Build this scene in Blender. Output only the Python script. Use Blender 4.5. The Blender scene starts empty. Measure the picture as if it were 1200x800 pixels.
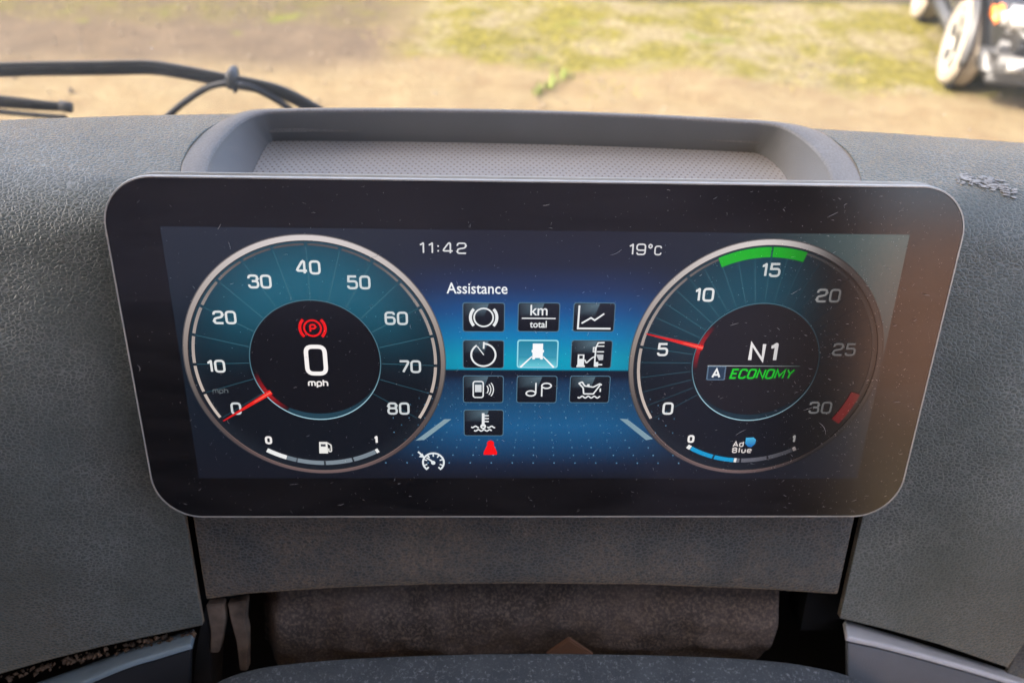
import bpy, bmesh, math, random
from mathutils import Vector, Matrix, noise
R = math.radians
random.seed(7)
scn = bpy.context.scene
col = scn.collection

# ------------------------------------------------------------------ camera, sky, sun, exposure
EXPO = 2.6
TILT = R(18)                                   # the display leans back 18 degrees
CAM = Vector((-0.020608777, -0.238954892, 0.211628068))
CM = Matrix(((0.99945074, -0.00658921, -0.03247765),
             (-0.02065331, 0.64257609, -0.76594347),
             (0.02591632, 0.76619354, 0.64208706)))
cd = bpy.data.cameras.new('camera'); cam = bpy.data.objects.new('camera', cd); col.objects.link(cam)
cam.matrix_world = Matrix.Translation(CAM) @ CM.to_4x4()
cd.sensor_width = 36; cd.lens = 27; cd.clip_start = 0.01; cd.clip_end = 500
cd.dof.use_dof = True; cd.dof.focus_distance = 0.315; cd.dof.aperture_fstop = 9.5
scn.camera = cam

SUN_EL, SUN_AZ = R(42), R(245)                 # azimuth measured clockwise from +Y (straight ahead)
w = bpy.data.worlds.new('World'); scn.world = w; w.use_nodes = True
nt = w.node_tree
sky = nt.nodes.new('ShaderNodeTexSky'); sky.sky_type = 'NISHITA'; sky.sun_disc = False
sky.sun_elevation = SUN_EL; sky.sun_rotation = SUN_AZ; sky.dust_density = 6.0; sky.air_density = 0.7; sky.ozone_density = 0.3
bg = nt.nodes['Background']; bg.inputs['Strength'].default_value = 0.15
nt.links.new(sky.outputs[0], bg.inputs[0])
sd = bpy.data.lights.new('sun', 'SUN'); sun = bpy.data.objects.new('sun', sd); col.objects.link(sun)
sd.energy = 2.0; sd.angle = R(0.6); sd.color = (1.0, 0.90, 0.76)
sdir = Vector((math.sin(SUN_AZ) * math.cos(SUN_EL), math.cos(SUN_AZ) * math.cos(SUN_EL), math.sin(SUN_EL)))
sun.rotation_euler = sdir.to_track_quat('Z', 'Y').to_euler(); sun.location = sdir * 20
vs = scn.view_settings
vs.view_transform = 'Standard'; vs.look = 'None'; vs.exposure = EXPO; vs.gamma = 1; vs.use_curve_mapping = False
scn.cycles.use_denoising = True
scn.cycles.max_bounces = 8; scn.cycles.diffuse_bounces = 5; scn.cycles.transparent_max_bounces = 12
scn.cycles.sample_clamp_indirect = 6
scn.cycles.caustics_reflective = False; scn.cycles.caustics_refractive = False

GROUND = -2.3
UH = Vector((1, 0, 0)); VH = Vector((0, math.sin(TILT), math.cos(TILT))); NH = Vector((0, -math.cos(TILT), math.sin(TILT)))
DISP = Matrix((UH, VH, NH)).transposed()       # display axes (u, v, n) to world

def ray(x, y):
    return (CM @ Vector(((x - 600) / 900, -(y - 400) / 900, -1))).normalized()
def on_z(x, y, z):
    d = ray(x, y); return CAM + d * ((z - CAM.z) / d.z)
def on_y(x, y, yy):
    d = ray(x, y); return CAM + d * ((yy - CAM.y) / d.y)
def on_n(x, y, n=0.0):                          # a photograph pixel on a plane parallel to the display: (u, v, n) in metres
    d = ray(x, y); p = CAM + d * ((n - NH.dot(CAM)) / NH.dot(d)); return Vector((p.dot(UH), p.dot(VH), n))
def W(u, v, n):
    return UH * u + VH * v + NH * n

# ------------------------------------------------------------------ helpers
def tag(o, label=None, cat=None, group=None, kind=None):
    if label: o['label'] = label
    if cat: o['category'] = cat
    if group: o['group'] = group
    if kind: o['kind'] = kind
    return o
def empty(name, loc=(0, 0, 0), rot=None):
    o = bpy.data.objects.new(name, None); col.objects.link(o); o.empty_display_size = 0.05
    o.location = loc
    if rot is not None: o.rotation_euler = rot.to_euler()
    return o
def mesh_obj(name, verts, faces, mat, parent=None, smooth=False, cols=None):
    me = bpy.data.meshes.new(name)
    me.from_pydata([tuple(v) for v in verts], [], faces)
    if cols is not None:
        at = me.color_attributes.new('Col', 'FLOAT_COLOR', 'POINT')
        flat = []
        for c in cols: flat += [c[0], c[1], c[2], 1.0]
        at.data.foreach_set('color', flat)
    if smooth:
        me.polygons.foreach_set('use_smooth', [True] * len(me.polygons))
    me.materials.append(mat); me.update()
    o = bpy.data.objects.new(name, me); col.objects.link(o)
    if parent: o.parent = parent
    return o
def bm_obj(name, bm, mat, parent=None, smooth=False):
    me = bpy.data.meshes.new(name); bm.normal_update(); bm.to_mesh(me); bm.free()
    if smooth: me.polygons.foreach_set('use_smooth', [True] * len(me.polygons))
    me.materials.append(mat)
    o = bpy.data.objects.new(name, me); col.objects.link(o)
    if parent: o.parent = parent
    return o
def grid(name, fn, na, nb, mat, parent=None, smooth=True, flip=False):
    vs_, fs = [], []
    for j in range(nb + 1):
        for i in range(na + 1): vs_.append(fn(i / na, j / nb))
    for j in range(nb):
        for i in range(na):
            a = j * (na + 1) + i; q = (a, a + 1, a + na + 2, a + na + 1)
            fs.append(q[::-1] if flip else q)
    return mesh_obj(name, vs_, fs, mat, parent, smooth)
def solidify(o, t, offset=-1, bev=0.0008):
    m = o.modifiers.new('thick', 'SOLIDIFY'); m.thickness = t; m.offset = offset
    if bev:
        b = o.modifiers.new('edge', 'BEVEL'); b.width = bev; b.segments = 2; b.limit_method = 'ANGLE'; b.angle_limit = R(50)
    return o
def box_bm(bm, a, b):
    x0, y0, z0 = a; x1, y1, z1 = b
    v = [bm.verts.new(p) for p in ((x0, y0, z0), (x1, y0, z0), (x1, y1, z0), (x0, y1, z0), (x0, y0, z1), (x1, y0, z1), (x1, y1, z1), (x0, y1, z1))]
    for f in ((0, 3, 2, 1), (4, 5, 6, 7), (0, 1, 5, 4), (1, 2, 6, 5), (2, 3, 7, 6), (3, 0, 4, 7)): bm.faces.new([v[i] for i in f])
def tube(name, pts, rad, mat, parent=None, n=10, squash=None):
    vs_, fs = [], []
    m = len(pts); pts = [Vector(p) for p in pts]
    for i, p in enumerate(pts):
        t = (pts[min(i + 1, m - 1)] - pts[max(i - 1, 0)]).normalized()
        up = Vector((0, -0.4, 1)); s = t.cross(up).normalized(); u = s.cross(t).normalized()
        r = rad(i / (m - 1)) if callable(rad) else rad
        for k in range(n):
            a = 2 * math.pi * k / n
            vs_.append(p + s * (math.cos(a) * r * (squash or 1)) + u * (math.sin(a) * r))
    for i in range(m - 1):
        for k in range(n):
            fs.append((i * n + k, i * n + (k + 1) % n, (i + 1) * n + (k + 1) % n, (i + 1) * n + k))
    fs.append(tuple(range(n))[::-1]); fs.append(tuple((m - 1) * n + k for k in range(n)))
    o = mesh_obj(name, vs_, fs, mat, parent, True)
    return o
def spline(pts, per=10):
    pts = [Vector(p) for p in pts]; out = []
    for i in range(len(pts) - 1):
        p0 = pts[max(i - 1, 0)]; p1 = pts[i]; p2 = pts[i + 1]; p3 = pts[min(i + 2, len(pts) - 1)]
        for k in range(per):
            t = k / per
            out.append(0.5 * ((2 * p1) + (p2 - p0) * t + (2 * p0 - 5 * p1 + 4 * p2 - p3) * t * t + (3 * p1 - p0 - 3 * p2 + p3) * t ** 3))
    out.append(pts[-1]); return out
def interp(tab, x):
    if x <= tab[0][0]: 
        (a, b), (c, d) = tab[0], tab[1]
    elif x >= tab[-1][0]:
        (a, b), (c, d) = tab[-2], tab[-1]
    else:
        for i in range(len(tab) - 1):
            if tab[i][0] <= x <= tab[i + 1][0]: (a, b), (c, d) = tab[i], tab[i + 1]; break
    return b + (d - b) * (x - a) / (c - a)
def sstep(a, b, x):
    t = min(1, max(0, (x - a) / (b - a))); return t * t * (3 - 2 * t)

# ------------------------------------------------------------------ materials
class NT:
    def __init__(s, name):
        s.m = bpy.data.materials.new(name); s.m.use_nodes = True; s.t = s.m.node_tree
        s.p = s.t.nodes['Principled BSDF']
    def n(s, kind, **kw):
        nd = s.t.nodes.new(kind)
        for k, v in kw.items():
            if k.startswith('i_'): nd.inputs[k[2:].replace('_', ' ')].default_value = v
            else: setattr(nd, k, v)
        return nd
    def l(s, a, b): s.t.links.new(a, b)
    def coord(s): return s.n('ShaderNodeTexCoord').outputs['Object']
    def ramp(s, src, stops):
        r = s.n('ShaderNodeValToRGB'); e = r.color_ramp.elements
        while len(e) < len(stops): e.new(0.5)
        for el, (p, c) in zip(e, stops): el.position = p; el.color = (*c, 1) if len(c) == 3 else c
        s.l(src, r.inputs[0]); return r.outputs[0]
    def noise(s, scale, detail=4, rough=0.55, vec=None, dist=0):
        nn = s.n('ShaderNodeTexNoise'); nn.inputs['Scale'].default_value = scale; nn.inputs['Detail'].default_value = detail
        nn.inputs['Roughness'].default_value = rough; nn.inputs['Distortion'].default_value = dist
        if vec is not None: s.l(vec, nn.inputs['Vector'])
        return nn
    def mix(s, f, a, b, mode='MIX'):
        mx = s.n('ShaderNodeMix'); mx.data_type = 'RGBA'; mx.blend_type = mode
        for sock, val in ((mx.inputs[0], f), (mx.inputs[6], a), (mx.inputs[7], b)):
            if hasattr(val, 'is_linked') or isinstance(val, bpy.types.NodeSocket): s.l(val, sock)
            elif isinstance(val, (int, float)): sock.default_value = val
            else: sock.default_value = (*val, 1)
        return mx.outputs[2]
    def math(s, op, a, b=0.0):
        m = s.n('ShaderNodeMath'); m.operation = op
        for i, v in ((0, a), (1, b)):
            if isinstance(v, bpy.types.NodeSocket): s.l(v, m.inputs[i])
            else: m.inputs[i].default_value = v
        return m.outputs[0]
    def bump(s, h, strength, dist, prev=None):
        b = s.n('ShaderNodeBump'); b.inputs['Strength'].default_value = strength; b.inputs['Distance'].default_value = dist
        s.l(h, b.inputs['Height'])
        if prev is not None: s.l(prev, b.inputs['Normal'])
        return b.outputs[0]

def leather(name, base, grain=620.0, strength=0.5, rough=0.5, dirt=0.0, dirtcol=(0.16, 0.12, 0.08), specks=0.25, spec=0.5, creases=0.75):
    k = NT(name); c = k.coord()
    wob = k.noise(120, 2, vec=c)
    off = k.n('ShaderNodeVectorMath', operation='MULTIPLY_ADD'); k.l(wob.outputs['Color'], off.inputs[0]); off.inputs[1].default_value = (0.0016,) * 3; k.l(c, off.inputs[2])
    st = k.n('ShaderNodeMapping'); st.inputs['Scale'].default_value = (0.72, 1.15, 1.15); st.inputs['Rotation'].default_value = (0, R(25), R(12)); k.l(off.outputs[0], st.inputs[0])
    v = k.n('ShaderNodeTexVoronoi', feature='DISTANCE_TO_EDGE'); v.inputs['Scale'].default_value = grain; k.l(st.outputs[0], v.inputs['Vector'])
    pl = k.ramp(v.outputs['Distance'], [(0.0, (0, 0, 0)), (0.16, (0.75, 0.75, 0.75)), (0.42, (1, 1, 1))])
    v2 = k.n('ShaderNodeTexVoronoi', feature='F1'); v2.inputs['Scale'].default_value = grain * 2.3; k.l(off.outputs[0], v2.inputs['Vector'])
    fine = k.noise(1800, 2, vec=c)
    big = k.noise(60, 3, vec=c)
    h = k.math('ADD', k.math('MULTIPLY', pl, 1.0), k.math('MULTIPLY', v2.outputs['Distance'], -0.28))
    h = k.math('ADD', h, k.math('MULTIPLY', fine.outputs['Fac'], 0.15))
    b = k.bump(h, strength, 0.00048)
    k.l(b, k.p.inputs['Normal'])
    var = k.ramp(k.noise(7, 5, vec=c).outputs['Fac'], [(0.3, (0.82,) * 3), (0.7, (1.15,) * 3)])
    cc = k.mix(1.0, base, var, 'MULTIPLY')
    cc = k.mix(k.math('MULTIPLY', k.ramp(big.outputs['Fac'], [(0.42, (0, 0, 0)), (0.75, (1, 1, 1))]), 0.25), cc, tuple(min(1, x * 1.6) for x in base))
    crease = k.ramp(v.outputs['Distance'], [(0.0, (1, 1, 1)), (0.05, (0.8,) * 3), (0.13, (0, 0, 0))])
    gate2 = k.ramp(k.noise(26, 4, 0.6, vec=c).outputs['Fac'], [(0.32, (0.15,) * 3), (0.68, (1, 1, 1))])
    cc = k.mix(k.math('MULTIPLY', k.math('MULTIPLY', crease, gate2), creases), cc, (0.36, 0.37, 0.34))
    cc = k.mix(1.0, cc, k.ramp(k.noise(900, 3, 0.8, vec=c).outputs['Fac'], [(0.25, (0.72,) * 3), (0.75, (1.30,) * 3)]), 'MULTIPLY')
    if dirt > 0:
        dn = k.noise(16, 6, 0.7, vec=c); dm = k.ramp(dn.outputs['Fac'], [(0.34, (0, 0, 0)), (0.60, (1, 1, 1))])
        dn2 = k.noise(480, 4, 0.8, vec=c); dm2 = k.ramp(dn2.outputs['Fac'], [(0.40, (0.10,) * 3), (0.60, (1, 1, 1))])
        cc = k.mix(k.math('MULTIPLY', k.math('MULTIPLY', dm, dm2), dirt), cc, dirtcol)
    if specks > 0:
        sv = k.n('ShaderNodeTexVoronoi', feature='F1'); sv.inputs['Scale'].default_value = 230; k.l(c, sv.inputs['Vector'])
        sm = k.ramp(sv.outputs['Distance'], [(0.07, (1, 1, 1)), (0.12, (0, 0, 0))])
        gate = k.ramp(k.noise(33, 3, vec=c).outputs['Fac'], [(0.5, (0, 0, 0)), (0.62, (1, 1, 1))])
        cc = k.mix(k.math('MULTIPLY', k.math('MULTIPLY', sm, gate), specks), cc, (0.55, 0.52, 0.48))
    k.l(cc, k.p.inputs['Base Color'])
    k.p.inputs['Roughness'].default_value = rough; k.p.inputs['Specular IOR Level'].default_value = spec
    k.p.inputs['Sheen Weight'].default_value = 1.0; k.p.inputs['Sheen Roughness'].default_value = 0.31; k.p.inputs['Sheen Tint'].default_value = (1, 0.67, 0.37, 1)
    return k.m

def plain(name, base, rough=0.5, metal=0.0, var=0.15, vscale=20, bump=0.0, bscale=300, spec=0.5, coat=0.0, sheen=0.0):
    k = NT(name); c = k.coord()
    n_ = k.noise(vscale, 5, vec=c)
    cc = k.mix(1.0, base, k.ramp(n_.outputs['Fac'], [(0.3, (1 - var,) * 3), (0.7, (1 + var,) * 3)]), 'MULTIPLY')
    k.l(cc, k.p.inputs['Base Color'])
    k.p.inputs['Roughness'].default_value = rough; k.p.inputs['Metallic'].default_value = metal
    k.p.inputs['Specular IOR Level'].default_value = spec
    k.p.inputs['Sheen Weight'].default_value = sheen; k.p.inputs['Sheen Tint'].default_value = (1, 0.76, 0.52, 1); k.p.inputs['Sheen Roughness'].default_value = 0.4
    k.p.inputs['Coat Weight'].default_value = coat; k.p.inputs['Coat Roughness'].default_value = 0.05
    if bump: k.l(k.bump(k.noise(bscale, 4, 0.65, vec=c).outputs['Fac'], bump, 0.001), k.p.inputs['Normal'])
    return k.m

M = {}
DASH = (0.126, 0.148, 0.130)
M['leather'] = leather('grained_dash_vinyl', DASH, dirt=0.08, spec=0.6, rough=0.40)
M['leather_low'] = leather('dusty_dash_vinyl', (0.068, 0.082, 0.082), grain=560, strength=0.55, dirt=1.0, creases=0.4, dirtcol=(0.27, 0.215, 0.155), specks=0.3, rough=0.55)
M['rimskin'] = leather('fine_grained_rim_vinyl', (0.23, 0.215, 0.195), grain=1100, strength=0.12, rough=0.5, dirt=0.1, creases=0.15)
M['rim'] = plain('satin_grey_tray_plastic', (0.21, 0.212, 0.21), 0.60, var=0.06, bump=0.15, bscale=1200, sheen=0.7)
M['black'] = plain('black_void_plastic', (0.006, 0.006, 0.006), 0.8, spec=0.2)
M['body'] = plain('black_housing_plastic', (0.012, 0.012, 0.013), 0.4)
M['chrome'] = plain('satin_silver_edge', (0.66, 0.63, 0.56), 0.35, metal=0.25, var=0.08, vscale=90)
def glass_front():
    k = NT('black_glass_front'); k.p.inputs['IOR'].default_value = 1.75; k.p.inputs['Base Color'].default_value = (0.014, 0.012, 0.013, 1)
    c = k.coord()
    sm = k.noise(9, 5, 0.6, vec=c)
    mp = k.n('ShaderNodeMapping'); mp.inputs['Scale'].default_value = (5, 26, 1); mp.inputs['Rotation'].default_value = (0, 0, R(14)); k.l(c, mp.inputs[0])
    wipe = k.ramp(k.noise(3.0, 6, 0.7, vec=mp.outputs[0], dist=0.6).outputs['Fac'], [(0.40, (0, 0, 0)), (0.72, (1, 1, 1))])
    k.l(k.mix(wipe, (0.011, 0.0095, 0.010), (0.030, 0.026, 0.026)), k.p.inputs['Base Color'])
    k.l(k.math('ADD', k.math('MULTIPLY', sm.outputs['Fac'], 0.16), 0.08), k.p.inputs['Roughness'])
    return k.m
M['glass'] = glass_front()
def art_mat():
    k = NT('lit_display_pixels'); k.p.inputs['IOR'].default_value = 1.75
    k.p.inputs['Base Color'].default_value = (0.009, 0.008, 0.009, 1); k.p.inputs['Roughness'].default_value = 0.15
    a = k.n('ShaderNodeVertexColor'); a.layer_name = 'Col'
    k.l(a.outputs[0], k.p.inputs['Emission Color']); k.p.inputs['Emission Strength'].default_value = 1.0 / 2 ** EXPO
    return k.m
M['art'] = art_mat()
M['fleck'] = plain('pale_dust', (0.50, 0.47, 0.44), 0.9, var=0.3, vscale=200)

# ------------------------------------------------------------------ the ground outside
def ground_mat():
    k = NT('dry_dirt_and_moss')
    c = k.coord(); sep = k.n('ShaderNodeSeparateXYZ'); k.l(c, sep.inputs[0]); X, Y = sep.outputs[0], sep.outputs[1]
    w1 = k.noise(0.9, 5, 0.6, vec=c); w2 = k.noise(3.5, 6, 0.65, vec=c); w3 = k.noise(14, 5, 0.7, vec=c); w4 = k.noise(60, 4, 0.7, vec=c)
    wob = k.math('MULTIPLY', k.math('SUBTRACT', w1.outputs['Fac'], 0.5), 2.2)
    wob2 = k.math('MULTIPLY', k.math('SUBTRACT', w2.outputs['Fac'], 0.5), 1.2)
    # sandy dirt
    sand = k.mix(k.ramp(w2.outputs['Fac'], [(0.35, (0, 0, 0)), (0.7, (1, 1, 1))]), (0.34, 0.24, 0.14), (0.45, 0.35, 0.215))
    # bleached old grass on the far side of the track
    pale = k.mix(k.ramp(w3.outputs['Fac'], [(0.35, (0, 0, 0)), (0.65, (1, 1, 1))]), (0.26, 0.20, 0.11), (0.50, 0.42, 0.26))
    moss = k.mix(k.ramp(w3.outputs['Fac'], [(0.4, (0, 0, 0)), (0.65, (1, 1, 1))]), (0.19, 0.16, 0.032), (0.38, 0.325, 0.055))
    w5 = k.noise(1.9, 6, 0.65, vec=c); mm = k.ramp(k.math('ADD', w5.outputs['Fac'], k.math('MULTIPLY', wob, 0.05)), [(0.41, (0, 0, 0)), (0.56, (1, 1, 1))])
    verge = k.mix(mm, pale, moss)
    # boundary of the verge: y = 6.35 + slope, wandering
    edge = k.math('SUBTRACT', k.math('ADD', Y, k.math('MULTIPLY', k.math('ADD', wob, wob2), 0.55)), k.math('ADD', 6.62, k.math('MULTIPLY', X, -0.13)))
    vm = k.ramp(k.math('ADD', k.math('MULTIPLY', edge, 1.4), 0.5), [(0.3, (0, 0, 0)), (0.7, (1, 1, 1))])
    lm = k.ramp(k.math('ADD', k.math('MULTIPLY', k.math('ADD', k.math('ADD', X, 0.9), k.math('MULTIPLY', wob, 0.35)), 1.4), 0.5), [(0.2, (0, 0, 0)), (0.8, (1, 1, 1))])
    cc = k.mix(k.math('MULTIPLY', vm, lm), sand, verge)
    # cast shadow on the passenger side, painted as grey-brown ground
    shadow_tone = k.mix(k.ramp(w2.outputs['Fac'], [(0.35, (0, 0, 0)), (0.65, (1, 1, 1))]), (0.175, 0.125, 0.09), (0.25, 0.18, 0.125))
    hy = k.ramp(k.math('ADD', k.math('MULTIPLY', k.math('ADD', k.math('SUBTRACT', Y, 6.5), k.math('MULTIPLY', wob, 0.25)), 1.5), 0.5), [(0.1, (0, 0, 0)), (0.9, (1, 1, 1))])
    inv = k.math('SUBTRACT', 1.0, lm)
    cc = k.mix(k.math('MULTIPLY', hy, inv), cc, shadow_tone)
    # moss strip along its far side
    fy = k.ramp(k.math('ADD', k.math('MULTIPLY', k.math('ADD', k.math('SUBTRACT', Y, 7.65), k.math('MULTIPLY', wob, 0.35)), 1.8), 0.5), [(0.1, (0, 0, 0)), (0.9, (1, 1, 1))])
    fm = k.math('MULTIPLY', k.math('MULTIPLY', fy, inv), k.ramp(w2.outputs['Fac'], [(0.4, (0.1,) * 3), (0.6, (0.85,) * 3)]))
    cc = k.mix(fm, cc, (0.20, 0.17, 0.05))
    # dark strip far off
    dy = k.ramp(k.math('ADD', k.math('MULTIPLY', k.math('ADD', k.math('SUBTRACT', Y, 8.62), k.math('MULTIPLY', wob, 0.1)), 2.5), 0.5), [(0.2, (0, 0, 0)), (0.8, (1, 1, 1))])
    cc = k.mix(k.math('MULTIPLY', dy, 0.8), cc, (0.07, 0.06, 0.045))
    # bright green weeds in small spots, bleached stones
    gm = k.ramp(k.noise(2.1, 3, vec=c).outputs['Fac'], [(0.64, (0, 0, 0)), (0.70, (1, 1, 1))])
    cc = k.mix(k.math('MULTIPLY', k.math('MULTIPLY', gm, vm), 0.8), cc, (0.24, 0.25, 0.04))
    sm = k.ramp(w4.outputs['Fac'], [(0.2, (0.72,) * 3), (0.8, (1.25,) * 3)])
    cc = k.mix(1.0, cc, sm, 'MULTIPLY'); cc = k.mix(1.0, cc, (0.39, 0.395, 0.365), 'MULTIPLY')
    k.l(cc, k.p.inputs['Base Color']); k.p.inputs['Roughness'].default_value = 0.95; k.p.inputs['Specular IOR Level'].default_value = 0.2
    hh = k.math('ADD', k.math('MULTIPLY', w3.outputs['Fac'], 0.6), k.math('MULTIPLY', w4.outputs['Fac'], 0.4))
    k.l(k.bump(hh, 0.8, 0.05), k.p.inputs['Normal'])
    return k.m
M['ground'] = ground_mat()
def gfn(a, b):
    x = (a - 0.5) * 2; y = (b - 0.5) * 2
    x = 300 * x * abs(x) ** 3 + 9 * x; y = 300 * y * abs(y) ** 3 + 11 * y + 4
    r = math.hypot(x, y)
    z = (noise.noise(Vector((x * 0.8, y * 0.8, 1))) * 0.045 + noise.noise(Vector((x * 2.7, y * 2.7, 5))) * 0.02) * (1 if r < 40 else 0)
    return Vector((x, y, GROUND + z))
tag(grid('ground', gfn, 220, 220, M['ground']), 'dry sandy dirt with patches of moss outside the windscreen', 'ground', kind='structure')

def bank_fn(a, b):
    y = -45 + 46 * a; x = 7 + 16 * b
    z = 4.6 * sstep(0, 0.45, b) * sstep(0, 0.1, a) * sstep(1.0, 0.9, a) + 0.3 * noise.noise(Vector((x * .5, y * .5, 2)))
    return Vector((x, y, GROUND - 0.3 + z))
M['bank'] = plain('added_bank_brown', (0.165, 0.086, 0.052), 0.95, var=0.35, vscale=0.6, bump=0.5, bscale=4)
tag(grid('reflection_bank', bank_fn, 60, 24, M['bank']), 'unseen brown bank added for the warm reflection in the display', 'bank', kind='structure')  # unseen bank, added so the display reflects warm brown
# ------------------------------------------------------------------ the cab around the dashboard
M['cab'] = plain('cab_lining', (0.30, 0.24, 0.20), 0.8, vscale=6)
M['roof_lining'] = plain('roof_lining', (0.6, 0.57, 0.56), 0.9, vscale=6)
def sheet(name, boxes, mat, label):
    bm = bmesh.new()
    for a, b in boxes: box_bm(bm, a, b)
    return tag(bm_obj(name, bm, mat), label, 'cab wall', kind='structure')
XL, XR = -1.78, 0.64
M['cab_dark'] = plain('dark_cab_trim', (0.05, 0.045, 0.043), 0.8, vscale=6)
M['cab_rear'] = plain('pale_cab_rear_lining', (0.66, 0.54, 0.60), 0.8, vscale=6)
sheet('cab_roof', [((XL, -1.45, 0.98), (-0.25, 0.24, 1.04)), ((-0.25, -1.45, 0.98), (0.55, -0.55, 1.04)), ((-0.25, 0.14, 0.98), (0.55, 0.24, 1.04)), ((0.55, -1.45, 0.98), (XR, 0.24, 1.04))], M['roof_lining'], 'pale roof lining of the truck cab with an added hatch for top light')  # hatch opening added to light the dash from above
sheet('cab_rear_wall', [((XL, -1.50, -1.1), (XR, -1.45, 1.04))], M['cab_rear'], 'pale rear wall of the truck cab')
sheet('dark_reflection_block', [((XL, -1.45, -1.1), (0.25, -0.98, -0.02))], M['cab_dark'], 'unseen dark block added to darken the lower display reflections')  # unseen block, added to darken what the lower display mirrors
sheet('cab_floor', [((XL, -1.45, -1.15), (XR, 0.55, -1.1))], M['cab_dark'], 'dark floor of the truck cab')
sheet('cab_side_right', [((XR, -0.62, -1.1), (XR + .05, 0.56, -0.24)), ((XR, -1.50, -1.1), (XR + .05, -1.08, -0.24)), ((XR, -0.62, -0.24), (XR + .05, 0.40, 0.06)), ((XR, -1.50, -0.24), (XR + .05, -1.08, 1.04)), ((XR, -1.08, 0.86), (XR + .05, 0.30, 1.04)), ((XR, 0.40, -0.24), (XR + .05, 0.48, 0.86))], M['cab'], 'driver side of the truck cab with its window and a tall opening added for the display reflection')  # tall rear opening added so the display mirrors bright ground
sheet('cab_side_left', [((XL - .05, -1.50, -1.1), (XL, 0.56, 0.20)), ((XL - .05, -1.50, 0.20), (XL, -0.50, 1.04)), ((XL - .05, -0.50, 0.80), (XL, 0.30, 1.04)), ((XL - .05, 0.22, 0.20), (XL, 0.46, 0.80))], M['cab_dark'], 'passenger door side of the truck cab with a window opening')
sheet('cab_front_wall', [((XL, 0.55, -1.15), (XR, 0.60, -0.20))], M['cab_dark'], 'front wall of the cab below the windscreen')

def screen_glass():
    k = NT('dusty_windscreen_glass'); t = k.t
    c = k.coord()
    tr = k.n('ShaderNodeBsdfTransparent'); tr.inputs[0].default_value = (0.97, 0.98, 0.97, 1)
    gl = k.n('ShaderNodeBsdfGlossy'); gl.inputs['Roughness'].default_value = 0.01
    fr = k.n('ShaderNodeFresnel'); fr.inputs[0].default_value = 1.45
    m1 = k.n('ShaderNodeMixShader'); k.l(fr.outputs[0], m1.inputs[0]); k.l(tr.outputs[0], m1.inputs[1]); k.l(gl.outputs[0], m1.inputs[2])
    df = k.n('ShaderNodeBsdfTranslucent'); df.inputs[0].default_value = (0.8, 0.76, 0.7, 1)
    dust = k.math('MULTIPLY', k.ramp(k.noise(5, 6, 0.7, vec=c).outputs['Fac'], [(0.35, (0, 0, 0)), (0.75, (1, 1, 1))]), 0.06)
    sv = k.n('ShaderNodeTexVoronoi', feature='F1'); sv.inputs['Scale'].default_value = 90; k.l(c, sv.inputs['Vector'])
    sp = k.math('MULTIPLY', k.math('MULTIPLY', k.ramp(sv.outputs['Distance'], [(0.05, (1, 1, 1)), (0.13, (0, 0, 0))]), k.ramp(k.noise(20, 3, vec=c).outputs['Fac'], [(0.52, (0, 0, 0)), (0.6, (1, 1, 1))])), 0.35)
    m2 = k.n('ShaderNodeMixShader'); k.l(k.math('ADD', k.math('ADD', dust, sp), 0.012), m2.inputs[0]); k.l(m1.outputs[0], m2.inputs[1]); k.l(df.outputs[0], m2.inputs[2])
    k.l(m2.outputs[0], t.nodes['Material Output'].inputs[0]); t.nodes.remove(k.p)
    return k.m
M['windscreen'] = screen_glass()
def wfn(a, b):
    x = XL + (XR - XL) * a; cx = (x - (XL + XR) / 2) / 1.2
    return Vector((x, 0.53 - 0.28 * b - 0.05 * cx * cx, -0.20 + 1.19 * b))
tag(grid('windscreen', wfn, 24, 16, M['windscreen']), 'dusty curved windscreen glass beyond the dashboard', 'windscreen')

# ------------------------------------------------------------------ wipers on the outside of the windscreen
M['rubber'] = plain('weathered_black_wiper', (0.018, 0.018, 0.019), 0.5, var=0.3, vscale=40)
M['hose'] = plain('black_washer_hose', (0.018, 0.018, 0.019), 0.45)
M['clip'] = plain('grey_hose_clip', (0.09, 0.088, 0.085), 0.5)
WY = 0.575
wa = empty('windscreen_wiper', on_y(180, 78, WY))
def wl(o):
    o.matrix_parent_inverse = wa.matrix_basis.inverted(); return o
bpy.context.view_layer.update()
arm = spline([on_y(-160, 90, WY), on_y(0, 82, WY), on_y(120, 80, WY), on_y(176, 79.5, WY), on_y(215, 85, WY), on_y(268, 95, WY), on_y(310, 103, WY + .003), on_y(338, 112, WY + .006), on_y(375, 132, WY + .012)], 8)
wl(tube('arm', arm, lambda t: 0.0088, M['rubber'], wa, 12, squash=0.6))
wl(tube('arm_edge', [p + Vector((0, -0.0045, 0.0080)) for p in arm], 0.0014, M['clip'], wa, 8))
wl(tube('washer_hose', spline([on_y(195, 138, WY - .008), on_y(215, 121, WY - .008), on_y(243, 103, WY - .010), on_y(268, 98, WY - .012), on_y(295, 103, WY - .010), on_y(322, 116, WY - .006), on_y(345, 132, WY)], 10), 0.0036, M['hose'], wa))
bm = bmesh.new()
for (px, py, hw, hh) in ((270, 95, 4.5, 9), (275, 103, 2.0, 6)):
    c0 = on_y(px, py, WY - .014); s = 0.85 / 900
    box_bm(bm, (c0.x - hw * s, c0.y - .004, c0.z - hh * s), (c0.x + hw * s, c0.y + .022, c0.z + hh * s))
bmesh.ops.bevel(bm, geom=bm.edges[:], offset=0.0015, segments=2, affect='EDGES')
wl(bm_obj('hose_clip', bm, M['clip'], wa, True))
tag(wa, 'black bent wiper arm with washer hose clipped under it', 'wiper')
wb = empty('windscreen_wiper', on_y(40, 122, WY)); bpy.context.view_layer.update()
def wl2(o): o.matrix_parent_inverse = wb.matrix_basis.inverted(); return o
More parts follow.
